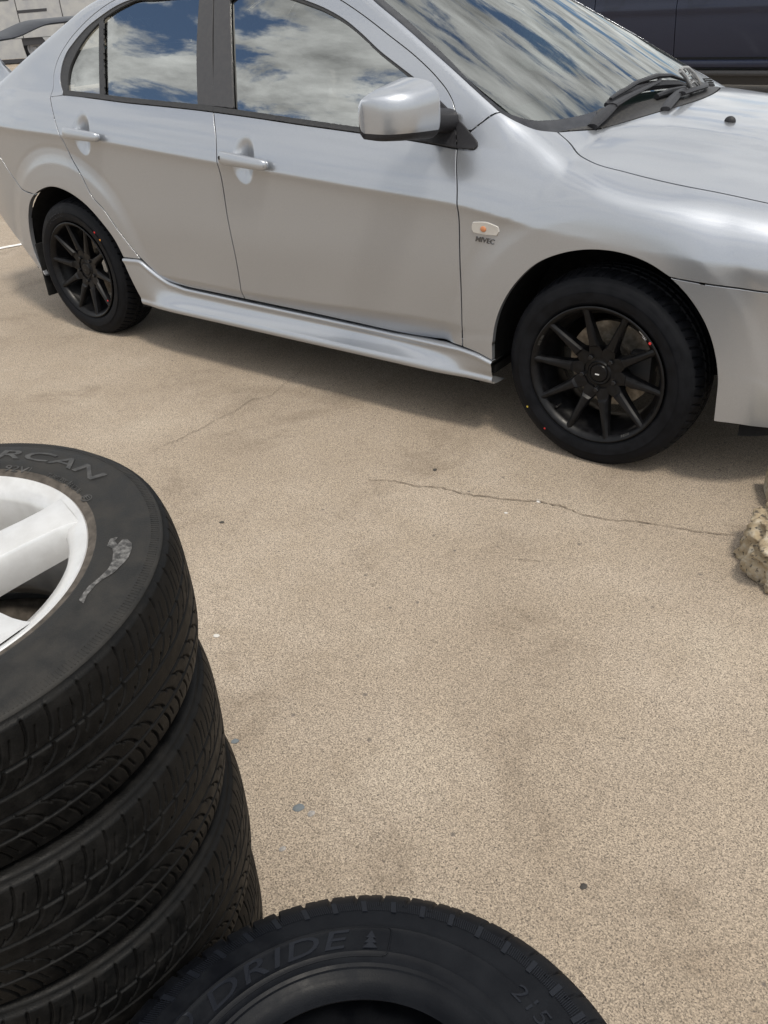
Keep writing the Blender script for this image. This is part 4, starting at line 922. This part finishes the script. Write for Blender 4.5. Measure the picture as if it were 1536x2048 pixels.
# ------------------------------------------------------------------ black alloy wheels on the car
ctyre = Tyre(.323, .215, .222, rings=[(.236, .2375, .0007), (.268, .2695, .0006), (.288, .300, .0008)])
m_ctyre = ctyre.mesh('tyre', tread_car, 720, 44, flat=.310)
RL = .2235
barrel = [(RL, .100), (RL+.0015, .1035), (RL-.002, .1055), (RL-.006, .104), (RL-.011, .098), (RL-.017, .092), (RL-.020, .080), (RL-.024, .055), (RL-.040, .035), (RL-.045, -.02), (RL-.030, -.075), (RL-.01, -.09)]
m_barrel = lathe('wheel', barrel, 128, 50)
def spoke_mesh():
    st = [  # r, half width top, half width base, z top, z base
        (.052, .026, .028, .070, .035), (.075, .0215, .0245, .0725, .035), (.088, .0165, .021, .0745, .04), (.094, .0125, .0175, .083, .045), (.110, .0105, .0155, .0855, .05), (.150, .0078, .0125, .0915, .06), (.185, .0060, .0105, .0965, .07), (.206, .0052, .0105, .0995, .078), (.2150, .0050, .0115, .1005, .082)]
    P = [[(r, -b, zb_), (r, -b, zb_+(z-zb_)*.72), (r, -t, z-.0015), (r, -t*.6, z), (r, t*.6, z), (r, t, z-.0015), (r, b, zb_+(z-zb_)*.72), (r, b, zb_)] for r, t, b, z, zb_ in st]
    return gridmesh('spoke', np.array(P), close_v=True, sharp=24)
m_spoke = spoke_mesh()
hubp = [(0.0, .066), (.030, .066), (.031, .070), (.036, .071), (.040, .0665), (.047, .0655), (.060, .0655), (.072, .066), (.078, .058), (.080, .03)]
m_hub = lathe('hub', hubp, 80, 30)
m_cap = lathe('centre_cap', [(0, .0745), (.020, .0745), (.0265, .0735), (.029, .070), (.0295, .062)], 48, 30)
def nut_mesh():
    b = MB(); b.cyl((0, 0), .0125, .050, .0665, 20); n = 6
    b.cyl((0, 0), .0085, .060, .079, 6, bev=.0015); return raw('wheel_nut', b.v, b.f, True, 30)
m_nut = nut_mesh()
pocket = lathe('nut_pocket', [(.0150, .0672), (.0150, .0658), (.0158, .0675), (.0148, .0675)], 24, 40)
m_disc = lathe('brake_disc', [(.055, -.010), (.078, -.010), (.080, -.022), (.142, -.022), (.143, -.045), (.05, -.045)], 72, 30)
def dot_mesh(name, r, z, rad, thk=.0012):
    b = MB(); b.cyl((0, 0), rad, -.001, thk, 14, bev=.0004); return raw(name, b.v, b.f, True, 40)
def loc_ang(px, py, c, spin=0.0):
    """photo pixel on the wheel face plane -> local polar angle and radius"""
    p = at_plane(px, py, 1, c[1]-.10); return math.atan2(p[2]-c[2], p[0]-c[0])-spin, math.hypot(p[2]-c[2], p[0]-c[0])
def car_wheel(x, s_, spin):
    rot = (PI/2, 0, 0) if s_ < 0 else (-PI/2, 0, 0); c = (x, s_*.765, ZAX)
    w = link('wheel', m_barrel, M['rimblack'], car, c, rot)
    link('tyre', m_ctyre, M['rubber'], w)
    link('hub', m_hub, M['rimblack'], w); link('centre_cap', m_cap, M['rimblack'], w); link('brake_disc', m_disc, M['disc'], w)
    for k in range(10): link('spoke', m_spoke, M['rimblack'], w, rot=(0, 0, spin+k*PI/5))
    for k in range(5):
        a = spin+PI/10+k*2*PI/5+PI/2*0; q = link('wheel_nut', m_nut, M['nut'], w, (.057*math.cos(a), .057*math.sin(a), 0))
    b = MB().box((.105, .0, -.03), (.075, .13, .07), .015); b.build('caliper', M['caliper'], w)
    return w, c
a0, _ = loc_ang(670/4.518+1020, 75/4.518+600, (0, -.765, ZAX))
wf, cf = car_wheel(0.0, -1, a0)
a1, _ = loc_ang(438/2.954, 480/2.954+340+0, (-2.635, -.765, ZAX)); 
wr, cr = car_wheel(-2.635, -1, math.radians(100))
car_wheel(0.0, 1, .3); car_wheel(-2.635, 1, .5)
def mark(w, c, px, py, mat, rad, name, rr=None):
    a, r = loc_ang(px, py, c); r = rr or r; z = (ctyre.zr(r) if r > .226 else .1045); m_ = dot_mesh(name, r, z, rad)
    link(name, m_, mat, w, (r*math.cos(a), r*math.sin(a), z))
mark(wf, cf, 1301, 686, M['red_dot'], .0045, 'red_dot')
mark(wf, cf, 1055, 813, M['yellow_dot'], .0035, 'yellow_dot'); mark(wf, cf, 1090, 856, M['red_dot'], .0035, 'red_dot')
mark(wr, cr, 190, 465, M['red_dot'], .005, 'red_dot'); mark(wr, cr, 201, 480, M['orange_dot'], .005, 'orange_dot'); mark(wr, cr, 217, 601, M['red_dot'], .0035, 'red_dot')
def rim_marks(w, c, pts, r, wid, size, mat, name, n, pat):
    (px, py) = pts; a, _ = loc_ang(px, py, c); b = MB()
    for k in range(n):
        if pat[k % len(pat)] == ' ': continue
        an = a+(k-(n-1)/2)*wid/n/r; q = wid/n*.36
        vs = []
        for lev in (.0004, -.002):
            for (du_, dr_) in ((-q, -size/2), (q, -size/2), (q, size/2), (-q, size/2)):
                rr_ = r+dr_; aa = an+du_/r; vs.append((rr_*math.cos(aa), rr_*math.sin(aa), np.interp(rr_, [RL-.017, RL-.011, RL-.006, RL-.002], [.092, .098, .104, .1055])+.0008+lev))
        b.add(vs, [(0, 1, 2, 3), (0, 4, 5, 1), (1, 5, 6, 2), (2, 6, 7, 3), (3, 7, 4, 0)])
    b.build(name, mat, w)
rim_marks(wf, cf, (1080, 680), .212, .040, .006, M['letter_worn'], 'rim_lettering', 11, '||||| |||||')
rim_marks(wf, cf, (1285, 665), .212, .018, .007, M['white_mark'], 'rim_lettering', 5, '|||||')
a, _ = loc_ang(1292, 674, cf); b = MB()
for k in (-1, 1):
    cx = .212*math.cos(a+k*.014), .212*math.sin(a+k*.014)
    b.tube([(cx[0]+.0036*math.cos(t), cx[1]+.0036*math.sin(t), .1005) for t in np.linspace(0, 2*PI, 15)], .0009, 6)
b.build('rim_logo', M['white_mark'], wf)
rim_marks(wf, cf, (1250, 872), .212, .032, .006, M['letter_worn'], 'rim_lettering', 4, '||||')
MB().box((-.004, -.004, .0748), (.014, .004, .0008)).build('cap_logo', M['white_mark'], wf)
MB().box((-.004, -.004, .0748), (.012, .004, .0008)).build('cap_logo', M['letter_worn'], wr)
a, _ = loc_ang(1120, 808, cf); MB().cyl((0, 0), .004, .0, .03, 10, bev=.001).build('valve_stem', M['nut'], wf, loc=(.192*math.cos(a), .192*math.sin(a), .06))
a, _ = loc_ang(112, 437, cr); ring_text(ctyre, 'MAZZINI', a, .262, .020, .0012, .15, name='sidewall_lettering', mat=M['letter_new'], parent=wr)

# ------------------------------------------------------------------ stack of four wheels / worn tyres (left foreground)
wt = Tyre(.328, .208, .206, rings=[(.224, .226, .0014), (.2315, .2335, .0012), (.2965, .3095, .0012)], square=True)
m_wt = wt.mesh('tyre', tread_worn, 2100, 130, sharp=None)
for k_ in ('rubber_worn', 'rubber_tread_shaded', 'bead_dust'): m_wt.materials.append(M[k_])
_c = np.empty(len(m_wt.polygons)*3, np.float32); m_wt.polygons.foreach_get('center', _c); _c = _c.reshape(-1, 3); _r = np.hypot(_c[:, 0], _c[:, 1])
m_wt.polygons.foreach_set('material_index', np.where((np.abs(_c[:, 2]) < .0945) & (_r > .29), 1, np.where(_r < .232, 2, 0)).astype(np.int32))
m_wl = m_wt.copy(); m_wl.polygons.foreach_set('material_index', np.where(_r < .232, 2, 1).astype(np.int32))  # lower tyres carry the shade-darkened tread colour on their sidewalls too
SX, SY = .033, -2.940
H = .208
grp = 'worn tyres piled in the left foreground'
labs = ['worn black tyre on a silver alloy wheel, topmost of the tall stack', 'worn black tyre directly under the silver alloy wheel, second in the tall stack', 'worn black tyre third from the top of the tall stack', 'worn black tyre at the bottom of the tall stack on the concrete']
offs = [(0, 0, 0, 0), (.007, -.002, .7, 0), (.014, .004, 1.9, 0), (.004, .002, 2.6, 0)]
ZT = [.8320-.104, .8320-.104-H, .8320-.104-2*H, .8320-.104-3*H]
ZT = [.735, .518, .311, .1045]
tops = None
for k in range(4):
    dxk, dyk, rz, _ = offs[k]
    t = thing('alloy_wheel_with_tyre' if k == 0 else 'worn_tyre', labs[k], 'wheel' if k == 0 else 'tyre', (SX+dxk, SY+dyk, ZT[k]), grp, (.075*.9, .037*.9, rz) if k == 0 else (.0, .0, rz))
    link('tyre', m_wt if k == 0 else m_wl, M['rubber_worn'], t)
    if k == 0: tops = t
bpy.context.view_layer.update()
TM = np.array(tops.matrix_world)
def top_local(px, py, zl=.095):
    # intersect photo ray with the plane local z = zl of the top wheel
    n = TM[:3, 2]; o = TM[:3, 3]+n*zl; d = ray(px, py); t = ((o-CAM)@n)/(d@n); p = CAM+t*d; l = TM[:3, :3].T@(p-TM[:3, 3])
    return math.atan2(l[1], l[0]), math.hypot(l[0], l[1])
lz = .0955
rimp = [(.2185, .094), (.2205, .0975), (.2185, .0995), (.214, .0985), (.206, .094), (.196, .089), (.190, .078), (.188, .03), (.176, .01), (.172, -.06), (.19, -.095), (.21, -.1)]
rim = link('rim', lathe('rim', rimp, 140, 50), M['alloy'], tops)
sa, _ = top_local(137, 1022)
def alloy_spoke():
    P = []
    for r, t, b_, z, zb_ in [(.045, .030, .034, .082, .03), (.075, .0285, .034, .0865, .035), (.11, .0275, .033, .0895, .04), (.15, .027, .0325, .0925, .045), (.180, .028, .034, .095, .05), (.197, .031, .040, .0962, .06), (.2085, .035, .046, .0968, .07)]:
        P.append([(r, -b_, zb_), (r, -t-.0015, z-.004), (r, -t+.001, z), (r, -t*.45, z+.0008), (r, t*.45, z+.0008), (r, t-.001, z), (r, t+.0015, z-.004), (r, b_, zb_)])
    return gridmesh('spoke', np.array(P), close_v=True, sharp=32)
m_as = alloy_spoke()
for k in range(5): link('spoke', m_as, M['alloy'], rim, rot=(0, 0, sa+k*2*PI/5))
link('hub', lathe('hub', [(0, .078), (.028, .078), (.030, .074), (.05, .080), (.07, .080), (.074, .03)], 60, 30), M['alloy'], rim)
TP = [o for o in tops.children if o.name.startswith('tyre')][0]
def tt_text(body, pa, pb, r, size, h, mat, **k):
    A, ra = top_local(*pa); B, rb_ = top_local(*pb); d = (A-B+PI) % (2*PI)-PI
    return ring_text(wt, body, A-d/2, r, size, h, abs(d)*r, mat=mat, parent=TP, **k)
tt_text('RCAN', (2, 915), (203, 966), .269, .0235, .0011, M['letter_worn'], offset=.012, shear=.12)
tt_text('16 92V', (-24, 950), (56, 953), .2335, .0115, .0011, M['letter_worn'], offset=.004)
tt_text('TUBELESS', (93, 963), (130, 977), .234, .0078, .0010, M['letter_worn'])
tt_text('RADIAL', (139, 981), (163, 995), .234, .0078, .0010, M['letter_worn'])
tt_text('E', (175, 1003), (180, 1009), .2345, .007, .0010, M['letter_worn'])
A, _ = top_local(177.5, 1006); c0 = np.array([.2345*math.cos(A), .2345*math.sin(A)]); b = MB()
b.tube([(c0[0]+.0068*math.cos(t), c0[1]+.0068*math.sin(t), wt.zr(.2345)+.0004) for t in np.linspace(0, 2*PI, 21)], .0008, 5).build('sidewall_ring', M['letter_worn'], TP)
for px in ((135, 980), (62, 951)):
    A, _ = top_local(*px); MB().tube([(r*math.cos(A), r*math.sin(A), wt.zr(r)+.0004) for r in (.2285, .2405)], .0007, 5).build('sidewall_mark', M['letter_worn'], TP)
# torn scuff on the sidewall
def scuff(pxs, name='scuff_mark'):
    c = []
    for px in pxs: a, r = top_local(*px, .100); c.append((r*math.cos(a), r*math.sin(a), float(wt.zr(r))+.0007))
    return c
sp_o = scuff([(216, 1098), (222, 1084), (232, 1080), (237, 1079), (232, 1086), (236, 1094), (246, 1083), (256, 1082), (265, 1090), (264, 1104), (258, 1118), (250, 1128), (240, 1138), (230, 1148), (218, 1156), (206, 1164), (194, 1174), (186, 1184), (176, 1196), (169, 1212), (165, 1210), (160, 1206), (170, 1190), (180, 1178), (190, 1170), (205, 1156), (218, 1142), (226, 1126), (228, 1110), (226, 1102)])
bm = bmesh.new(); fc = bm.faces.new([bm.verts.new(v) for v in sp_o]); bmesh.ops.triangulate(bm, faces=[fc]); me = bpy.data.meshes.new('scuff_mark'); bm.to_mesh(me); bm.free(); link('scuff_mark', me, M['scuff'], TP)
# fine moulded ribs round the shoulder of the top sidewall
rb_v, rb_f = [], []
for k in range(420):
    a = k*2*PI/420; v, f = pad(wt, a, a+.0045, .2985, .3080, .0006, 1); o = len(rb_v); rb_v += v; rb_f += [tuple(i+o for i in q) for q in f]
rbo = link('sidewall_ribs', raw('sidewall_ribs', rb_v, rb_f, False), M['rubber_worn'], TP); rbo['kind'] = 'stuff'

# ------------------------------------------------------------------ new unmounted tyres (bottom foreground)
nt_ = Tyre(.340, .190, .180, rings=[(.199, .2012, .0018), (.207, .2092, .0018), (.222, .2245, .0020), (.257, .259, .0018)])
m_nt = nt_.mesh('new_tyre', tread_new, 1500, 70)
NXY = (.7136, -2.9790)
t2 = thing('unmounted_tyre', 'unmounted new black tyre with raised letters and an empty centre hole', 'tyre', (NXY[0], NXY[1], .274), 'unmounted tyres in the bottom foreground', (-.044, -.052, 0))
ny = link('tyre', m_nt, M['rubber_new'], t2)
t3 = thing('unmounted_tyre', 'unmounted black tyre lying flat on the concrete underneath the lettered one', 'tyre', (NXY[0]+.012, NXY[1]-.015, .095), 'unmounted tyres in the bottom foreground', (0, 0, 1.0))
link('tyre', m_nt, M['rubber_new'], t3)
bpy.context.view_layer.update(); TM2 = np.array(t2.matrix_world)
def n_local(px, py, zl=.092):
    n = TM2[:3, 2]; o = TM2[:3, 3]+n*zl; d = ray(px, py); t = ((o-CAM)@n)/(d@n); p = CAM+t*d; l = TM2[:3, :3].T@(p-TM2[:3, 3])
    return math.atan2(l[1], l[0]), math.hypot(l[0], l[1])
def nt_text(body, pa, pb, size, h, dr=0.0, **k):
    A, ra = n_local(*pa); B, rb_ = n_local(*pb); d = (A-B+PI) % (2*PI)-PI; r = (ra+rb_)/2+dr
    return ring_text(nt_, body, A-d/2, r, size, h, abs(d)*r, mat=M['letter_new'], parent=ny, **k)
A, ra = n_local(420, 2020); B, rb_ = n_local(693, 1888)
nt_text('DRIDE', (412, 2012), (700, 1886), .026, .0013, shear=.2, offset=.006, space=1.1)
nt_text('O', (345, 2075), (388, 2035), .026, .0013, shear=.2, offset=.006)
nt_text('215', (1022, 1990), (1105, 2042), .020, .0012, offset=-.004)
# emblem panel outline and tree emblem
Ae, re_ = n_local(742, 1884)
def tree_emblem():
    b = MB()
    for r0, w0, r1 in ((-.011, .010, -.001), (-.004, .008, .006), (.003, .006, .014)):
        vs = []
        for lev in (.0016, -.001):
            for (u, r) in ((-w0, re_+r0), (w0, re_+r0), (0, re_+r1)):
                a = Ae-u/re_; vs.append((r*math.cos(a), r*math.sin(a), float(nt_.zr(r))+lev))
        b.add(vs, [(0, 1, 2), (0, 3, 4, 1), (1, 4, 5, 2), (2, 5, 3, 0)])
    b.build('tree_emblem', M['letter_new'], ny, 10)
tree_emblem()
b = MB(); A1, r1 = n_local(784, 1866); A0_, _ = n_local(300, 2090); rO, rI = re_+.019, re_-.021
def arc_t(r, a0, a1, n=40): return [(r*math.cos(t), r*math.sin(t), float(nt_.zr(r))+.0002) for t in np.linspace(a0, a1, n)]
A0u = A0_ if A0_ > A1 else A0_+2*PI
rc = .006; cor = [((rO-rc*(1-math.sin(q)))*1.0, A1+(rc*(1-math.cos(q)))/rO) for q in np.linspace(PI/2, 0, 6)]
path = arc_t(rO, A0u, A1+rc/rO)+[((r)*math.cos(a), (r)*math.sin(a), float(nt_.zr(r))+.0002) for r, a in cor]+[((rI+rc*(1-math.sin(q)))*math.cos(A1+rc*(1-math.cos(q))/rI), (rI+rc*(1-math.sin(q)))*math.sin(A1+rc*(1-math.cos(q))/rI), float(nt_.zr(rI+rc))+.0002) for q in np.linspace(0, PI/2, 6)]+arc_t(rI, A1+rc/rI, A0u)
b.tube(path, .0011, 5); b.build('emblem_frame', M['rubber_new'], ny)
bars, bf, ribs, rf = [], [], [], []
NB = 46
for k in range(NB):
    a = k*2*PI/NB; v, f = pad(nt_, a-.012, a+.012, .2840, .3045, .0016, 2, .012); o = len(bars); bars += v; bf += [tuple(i+o for i in q) for q in f]
    for j in range(11):
        aa = a+.020+j*(2*PI/NB-.040)/10; v, f = pad(nt_, aa-.0016, aa+.0016, .2865, .3020, .0013, 1, .012); o = len(ribs); ribs += v; rf += [tuple(i+o for i in q) for q in f]
bo = link('sidewall_bars', raw('sidewall_bars', bars, bf, False), M['letter_new'], ny); bo['kind'] = 'stuff'
ro = link('sidewall_ribs', raw('sidewall_ribs', ribs, rf, False), M['letter_new'], ny); ro['kind'] = 'stuff'

# ------------------------------------------------------------------ broken concrete lump and kerb at the right edge
def lump(name, px, label, cat):
    c = at_plane(*px, 2, 0.0); bm = bmesh.new(); bmesh.ops.create_icosphere(bm, subdivisions=6, radius=1.0)
    from mathutils import noise as mn
    for v in bm.verts:
        d = v.co.normalized(); q = Vector((math.copysign(abs(d.x)**.8, d.x), math.copysign(abs(d.y)**.8, d.y), math.copysign(abs(d.z)**.6, d.z)))
        n = mn.fractal(d*1.7+Vector((5.1, 2.2, .3)), 1.0, 2.0, 5)*.15+mn.fractal(d*7+Vector((1, 2, 3)), 1.0, 2.0, 4)*.065-abs(mn.noise(d*13))*.05+mn.noise(d*27)*.022-abs(mn.noise(d*45))*.015
        v.co = Vector((q.x*.36, q.y*.215, q.z*.14))*(1+n)
        v.co.z = max(v.co.z+.045, -.02)
    me = bpy.data.meshes.new(name); bm.to_mesh(me); bm.free(); me.polygons.foreach_set('use_smooth', [True]*len(me.polygons))
    o = link(name, me, M['rock'], None, (c[0], c[1], 0), (0, 0, math.radians(28))); return tag(o, label, cat)
lump('concrete_lump', (1778, 1146), 'rough broken lump of concrete at the right edge, beside the crack', 'concrete lump')
_k = at_plane(1511, 990, 2, 0.0)
kerb = MB().box((_k[0]+.42, _k[1]+.16, .045), (.85, .13, .09), .012, math.radians(24)).build('concrete_kerb', M['rock'])
tag(kerb, 'low grey concrete kerb behind the broken lump, under the front bumper', 'kerb')
# ------------------------------------------------------------------ loose chips
chips = [((433, 1272), 'chipwhite', .006, 'small white chip on the concrete near the tall stack'), ((444, 1045), 'chipdark', .006, 'small dark flake on the concrete left of the stack top'), ((1167, 1773), 'chipdark', .005, 'dark chip on the concrete above the unmounted tyre'), ((597, 1616), 'chipblue', .008, 'blue-grey flake on the concrete, larger of the pair right of the stack'), ((622, 1628), 'chip', .006, 'grey flake on the concrete beside the larger blue-grey one'), ((470, 1483), 'chipblue', .006, 'blue-grey flake on the concrete touching the edge of the stack'), ((1077, 1003), 'chipwhite', .006, 'pale pebble sitting on the long crack'), ((1012, 1026), 'chipwhite', .004, 'tiny white chip just below the long crack'), ((565, 1698), 'chip', .005, 'brown-grey chip on the concrete left of the blue-grey flakes'), ((870, 940), 'chipdark', .006, 'dark flat flake on the concrete above the left end of the long crack')]
for (px, py), mt, r, lab in chips:
    c = at_plane(px, py, 2, 0); bm = bmesh.new(); bmesh.ops.create_icosphere(bm, subdivisions=2, radius=1.0)
    for v in bm.verts: v.co = Vector((v.co.x*r*1.3*(1+.3*random.random()), v.co.y*r*(1+.3*random.random()), max(v.co.z, -.3)*r*.5))
    me = bpy.data.meshes.new('stone_chip'); bm.to_mesh(me); bm.free()
    tag(link('stone_chip', me, M[mt], None, (c[0], c[1], r*.12), (0, 0, random.random()*3)), lab, 'chip', 'loose chips on the concrete')
# ------------------------------------------------------------------ dark blue vehicle across the aisle
def extr(poly_xz, y0, y1, nx=None):
    n = len(poly_xz); v = [(x, y0, z) for x, z in poly_xz]+[(x, y1, z) for x, z in poly_xz]
    return v, [tuple(range(n)), tuple(range(2*n-1, n-1, -1))]+[(i, n+i, n+(i+1) % n, (i+1) % n) for i in range(n)]
SUVY = 7.3
suv = thing('dark_blue_suv', 'dark navy four-wheel-drive parked beyond the silver hood, at the upper right', 'car', (-3.1, SUVY+.95, 0))
sx0 = at_plane(1350, 60, 1, SUVY)[0]
def S_(x, z):   # outward bulge of the door skin (towards -y)
    return SUVY+.02+.030*((z-.80)/.42)**2-.014*math.exp(-((z-.93)/.035)**2)+.05*max(0, z-1.14)
def suv_panel(name, x0, x1, z0, z1, mat, parent, n=26, holes=(), lead=0.0):
    xs = np.linspace(x0, x1, 8); zs = np.linspace(z0, z1, n)
    P = np.array([[(x+lead*(z-z0), S_(x, z), z) for z in zs] for x in xs]); B = P+np.array([0, .03, 0])
    ring = np.concatenate([B[:, :1], P, B[:, -1:]], 1); cap0 = ring[:1]+np.array([0, .03, 0]); 
    ring = np.concatenate([cap0, ring, ring[-1:]+np.array([0, .03, 0])], 0)
    o = link(name, gridmesh(name, ring, sharp=40), mat, parent); o.location = -parent.location if parent == suv else (0, 0, 0); return o
zb0, zt0 = .46, 1.22
fdr = suv_panel('front_door', sx0+.004, sx0+1.02, zb0, zt0, M['navy'], suv, lead=-.03)
rdr = suv_panel('rear_door', sx0-.95, sx0-.004, zb0, zt0, M['navy'], suv, lead=-.03)
suv_panel('front_fender', sx0+1.03, sx0+2.0, zb0, 1.04, M['navy'], suv, lead=-.03); suv_panel('rear_quarter', sx0-2.1, sx0-.96, zb0, zt0, M['navy'], suv, lead=-.03)
def suv_box(name, c, d, bev, mat, parent=suv):
    o = MB().box(c, d, bev).build(name, mat, parent); o.location = -Vector(suv.location); return o
suv_box('sill', (sx0, SUVY+.03, .40), (2.35, .16, .07), .022, M['navy']); suv_box('side_step', (sx0, SUVY-.01, .315), (2.35, .17, .05), .02, M['navy_trim']); suv_box('under_sill', (sx0, SUVY+.10, .30), (2.3, .1, .22), .02, M['navy_trim'])
b = MB(); v, f = extr([(sx0-2.05, .32), (sx0+1.95, .32), (sx0+2.0, 1.1), (sx0+1.1, 1.20), (sx0-2.1, 1.21)], SUVY+.09, SUVY+1.78); b.add(v, f); o = b.build('body_shell', M['navy_trim'], suv); o.location = -Vector(suv.location)
b = MB(); v, f = extr([(sx0-2.05, 1.21), (sx0+1.15, 1.21), (sx0+.45, 1.78), (sx0-1.75, 1.80)], SUVY+.14, SUVY+1.70); b.add(v, f); o = b.build('cabin', M['navy'], suv); o.location = -Vector(suv.location)
for (xa, xb_, xc, xd) in ((sx0-.9, sx0-.05, sx0-.12, sx0-.85), (sx0+.02, sx0+.95, sx0+.42, sx0-.04)):
    o = link('side_window', raw('side_window', [(xa, SUVY+.133, 1.25), (xb_, SUVY+.133, 1.25), (xc, SUVY+.133, 1.70), (xd, SUVY+.133, 1.70)], [(0, 1, 2, 3)], False), M['farglass'], suv); o.location = -Vector(suv.location)
for d_, xx0 in ((fdr, sx0+.16), (rdr, sx0-.80)): 
    h = MB().tube([(xx0, SUVY+.01, 1.12), (xx0+.05, SUVY-.03, 1.12), (xx0+.17, SUVY-.03, 1.12), (xx0+.22, SUVY+.01, 1.12)], .014, 8).build('door_handle', M['navy'], d_)
m_st = lathe('tyre', [(.20, .10), (.22, .11), (.30, .11), (.345, .095), (.36, .07), (.36, -.07), (.345, -.095), (.2, -.1)], 64, 40); m_sr = lathe('rim', [(0, .06), (.04, .065), (.06, .05), (.17, .075), (.2, .1), (.205, .1), (.19, .02)], 48, 35)
for wx in (sx0-1.55, sx0+1.45):
    for s_, rx in ((SUVY+.12, PI/2), (SUVY+1.70, -PI/2)):
        w = link('tyre', m_st, M['rubber'], suv, Vector((wx, s_, .36))-Vector(suv.location), (rx, 0, 0)); link('rim', m_sr, M['steel'], w)
# ------------------------------------------------------------------ pale van far behind the boot
vc = at_plane(66, 126, 2, 0.0); hd = math.atan2(sy, cy)
van = thing('pale_van', 'pale grey-white van parked far behind the silver boot, at the upper left', 'van', (vc[0], vc[1], 0), None, (0, 0, hd))
bpy.context.view_layer.update(); VM = np.array(van.matrix_world); VMi = np.linalg.inv(VM)
def vl(px, py):   # pixel -> local (x, z) on the van's near side plane (local y = 0)
    n = VM[:3, 1]; o = VM[:3, 3]; d = ray(px, py); t = ((o-CAM)@n)/(d@n); p = CAM+t*d; q = VMi@np.r_[p, 1]; return q[0], q[2]
def van_plate(name, pxs, y0, y1, mat, parent=van, local=None):
    poly = [vl(*p) for p in pxs] if local is None else local; b = MB(); v, f = extr(poly, y0, y1); b.add(v, f); o = b.build(name, mat, parent); return o
ax0 = vl(40, 100)[0]; ax1 = vl(98, 100)[0]; zz0 = vl(66, 108)[1]; gap0 = vl(33, 15)[0]; gap1 = vl(120, 5)[0]
zt1 = 2.0; zlo = vl(20, 118)[1]; zmid = vl(20, 78)[1]
wxr = (ax0+ax1)/2+.02; wxf = wxr-2.55; xs0 = gap0-1.15; xn = wxf-.85; xe = gap1+1.3
van_plate('sliding_door', None, -.03, 0, M['vanwhite'], local=[(xs0+.012, zmid), (gap0-.012, zmid), (gap0-.012, zt1), (xs0+.012, zt1)])
vq = van_plate('rear_quarter_panel', None, -.03, 0, M['vanwhite'], local=[(gap0+.012, zmid), (gap1-.012, zmid), (gap1-.012, zt1), (gap0+.012, zt1)])
van_plate('rear_corner_panel', None, -.03, 0, M['vanwhite'], local=[(gap1+.012, .35), (xe, .35), (xe, zt1), (gap1+.012, zt1)])
vfd = van_plate('front_door', None, -.03, 0, M['vanwhite'], local=[(xs0-1.0, zlo), (xs0-.012, zlo), (xs0-.012, zt1), (xs0-.75, zt1), (xs0-1.25, 1.25), (xs0-1.25, .72)])
van_plate('nose_panel', None, -.03, 0, M['vanwhite'], local=[(xn, .40), (wxf-.42, .40), (wxf-.30, .66), (xs0-1.27, .74), (xs0-1.27, 1.22), (xn+.05, 1.02)])
van_plate('lower_panel', None, -.03, 0, M['vanwhite'], local=[(xs0+.012, zlo), (vl(54, 112)[0], zlo), vl(48, 96), vl(44, 80), (vl(44, 80)[0], zmid-.012), (xs0+.012, zmid-.012)])
van_plate('lower_panel', None, -.03, 0, M['vanwhite'], local=[(vl(97, 112)[0], .32), (gap1-.012, .32), (gap1-.012, zmid-.012), (vl(84, 69)[0], zmid-.012), vl(95, 86)])
van_plate('sill', None, -.025, 0, M['vandark'], local=[(wxf+.45, zlo-.10), (vl(54, 112)[0], zlo-.10), (vl(54, 112)[0], zlo-.012), (wxf+.45, zlo-.012)])
van_plate('door_rail', [(34, 21), (94, 16), (94.5, 22), (36, 27)], -.036, -.01, M['vandark'], vq)
van_plate('body_shell', None, .004, 1.65, M['vandark'], local=[(xn+.05, .42), (xe-.02, .42), (xe-.02, 1.97), (xs0-.75, 1.97), (xs0-1.3, 1.2), (xn+.1, 1.0)])
for (a_, b_) in ((xs0+.2, gap0-.15), (gap0+.2, gap1-.15), (xs0-.85, xs0-.12)): van_plate('side_window', None, -.036, -.028, M['farglass'], local=[(a_, 1.45), (b_, 1.45), (b_, 1.88), (a_+.1, 1.88)])
m_vt = lathe('tyre', [(.19, .08), (.21, .095), (.27, .095), (.315, .08), (.325, .06), (.325, -.06), (.19, -.08)], 48, 40); m_vr = lathe('rim', [(0, .05), (.05, .055), (.07, .02), (.15, .03), (.185, .085), (.195, .085), (.185, 0)], 40, 35)
for wx in (wxr, wxf):
    for yy_, rx in ((.10, PI/2), (1.52, -PI/2)):
        w = link('tyre', m_vt, M['rubber'], van, (wx, yy_, .325), (rx, 0, 0)); link('rim', m_vr, M['steel'], w)
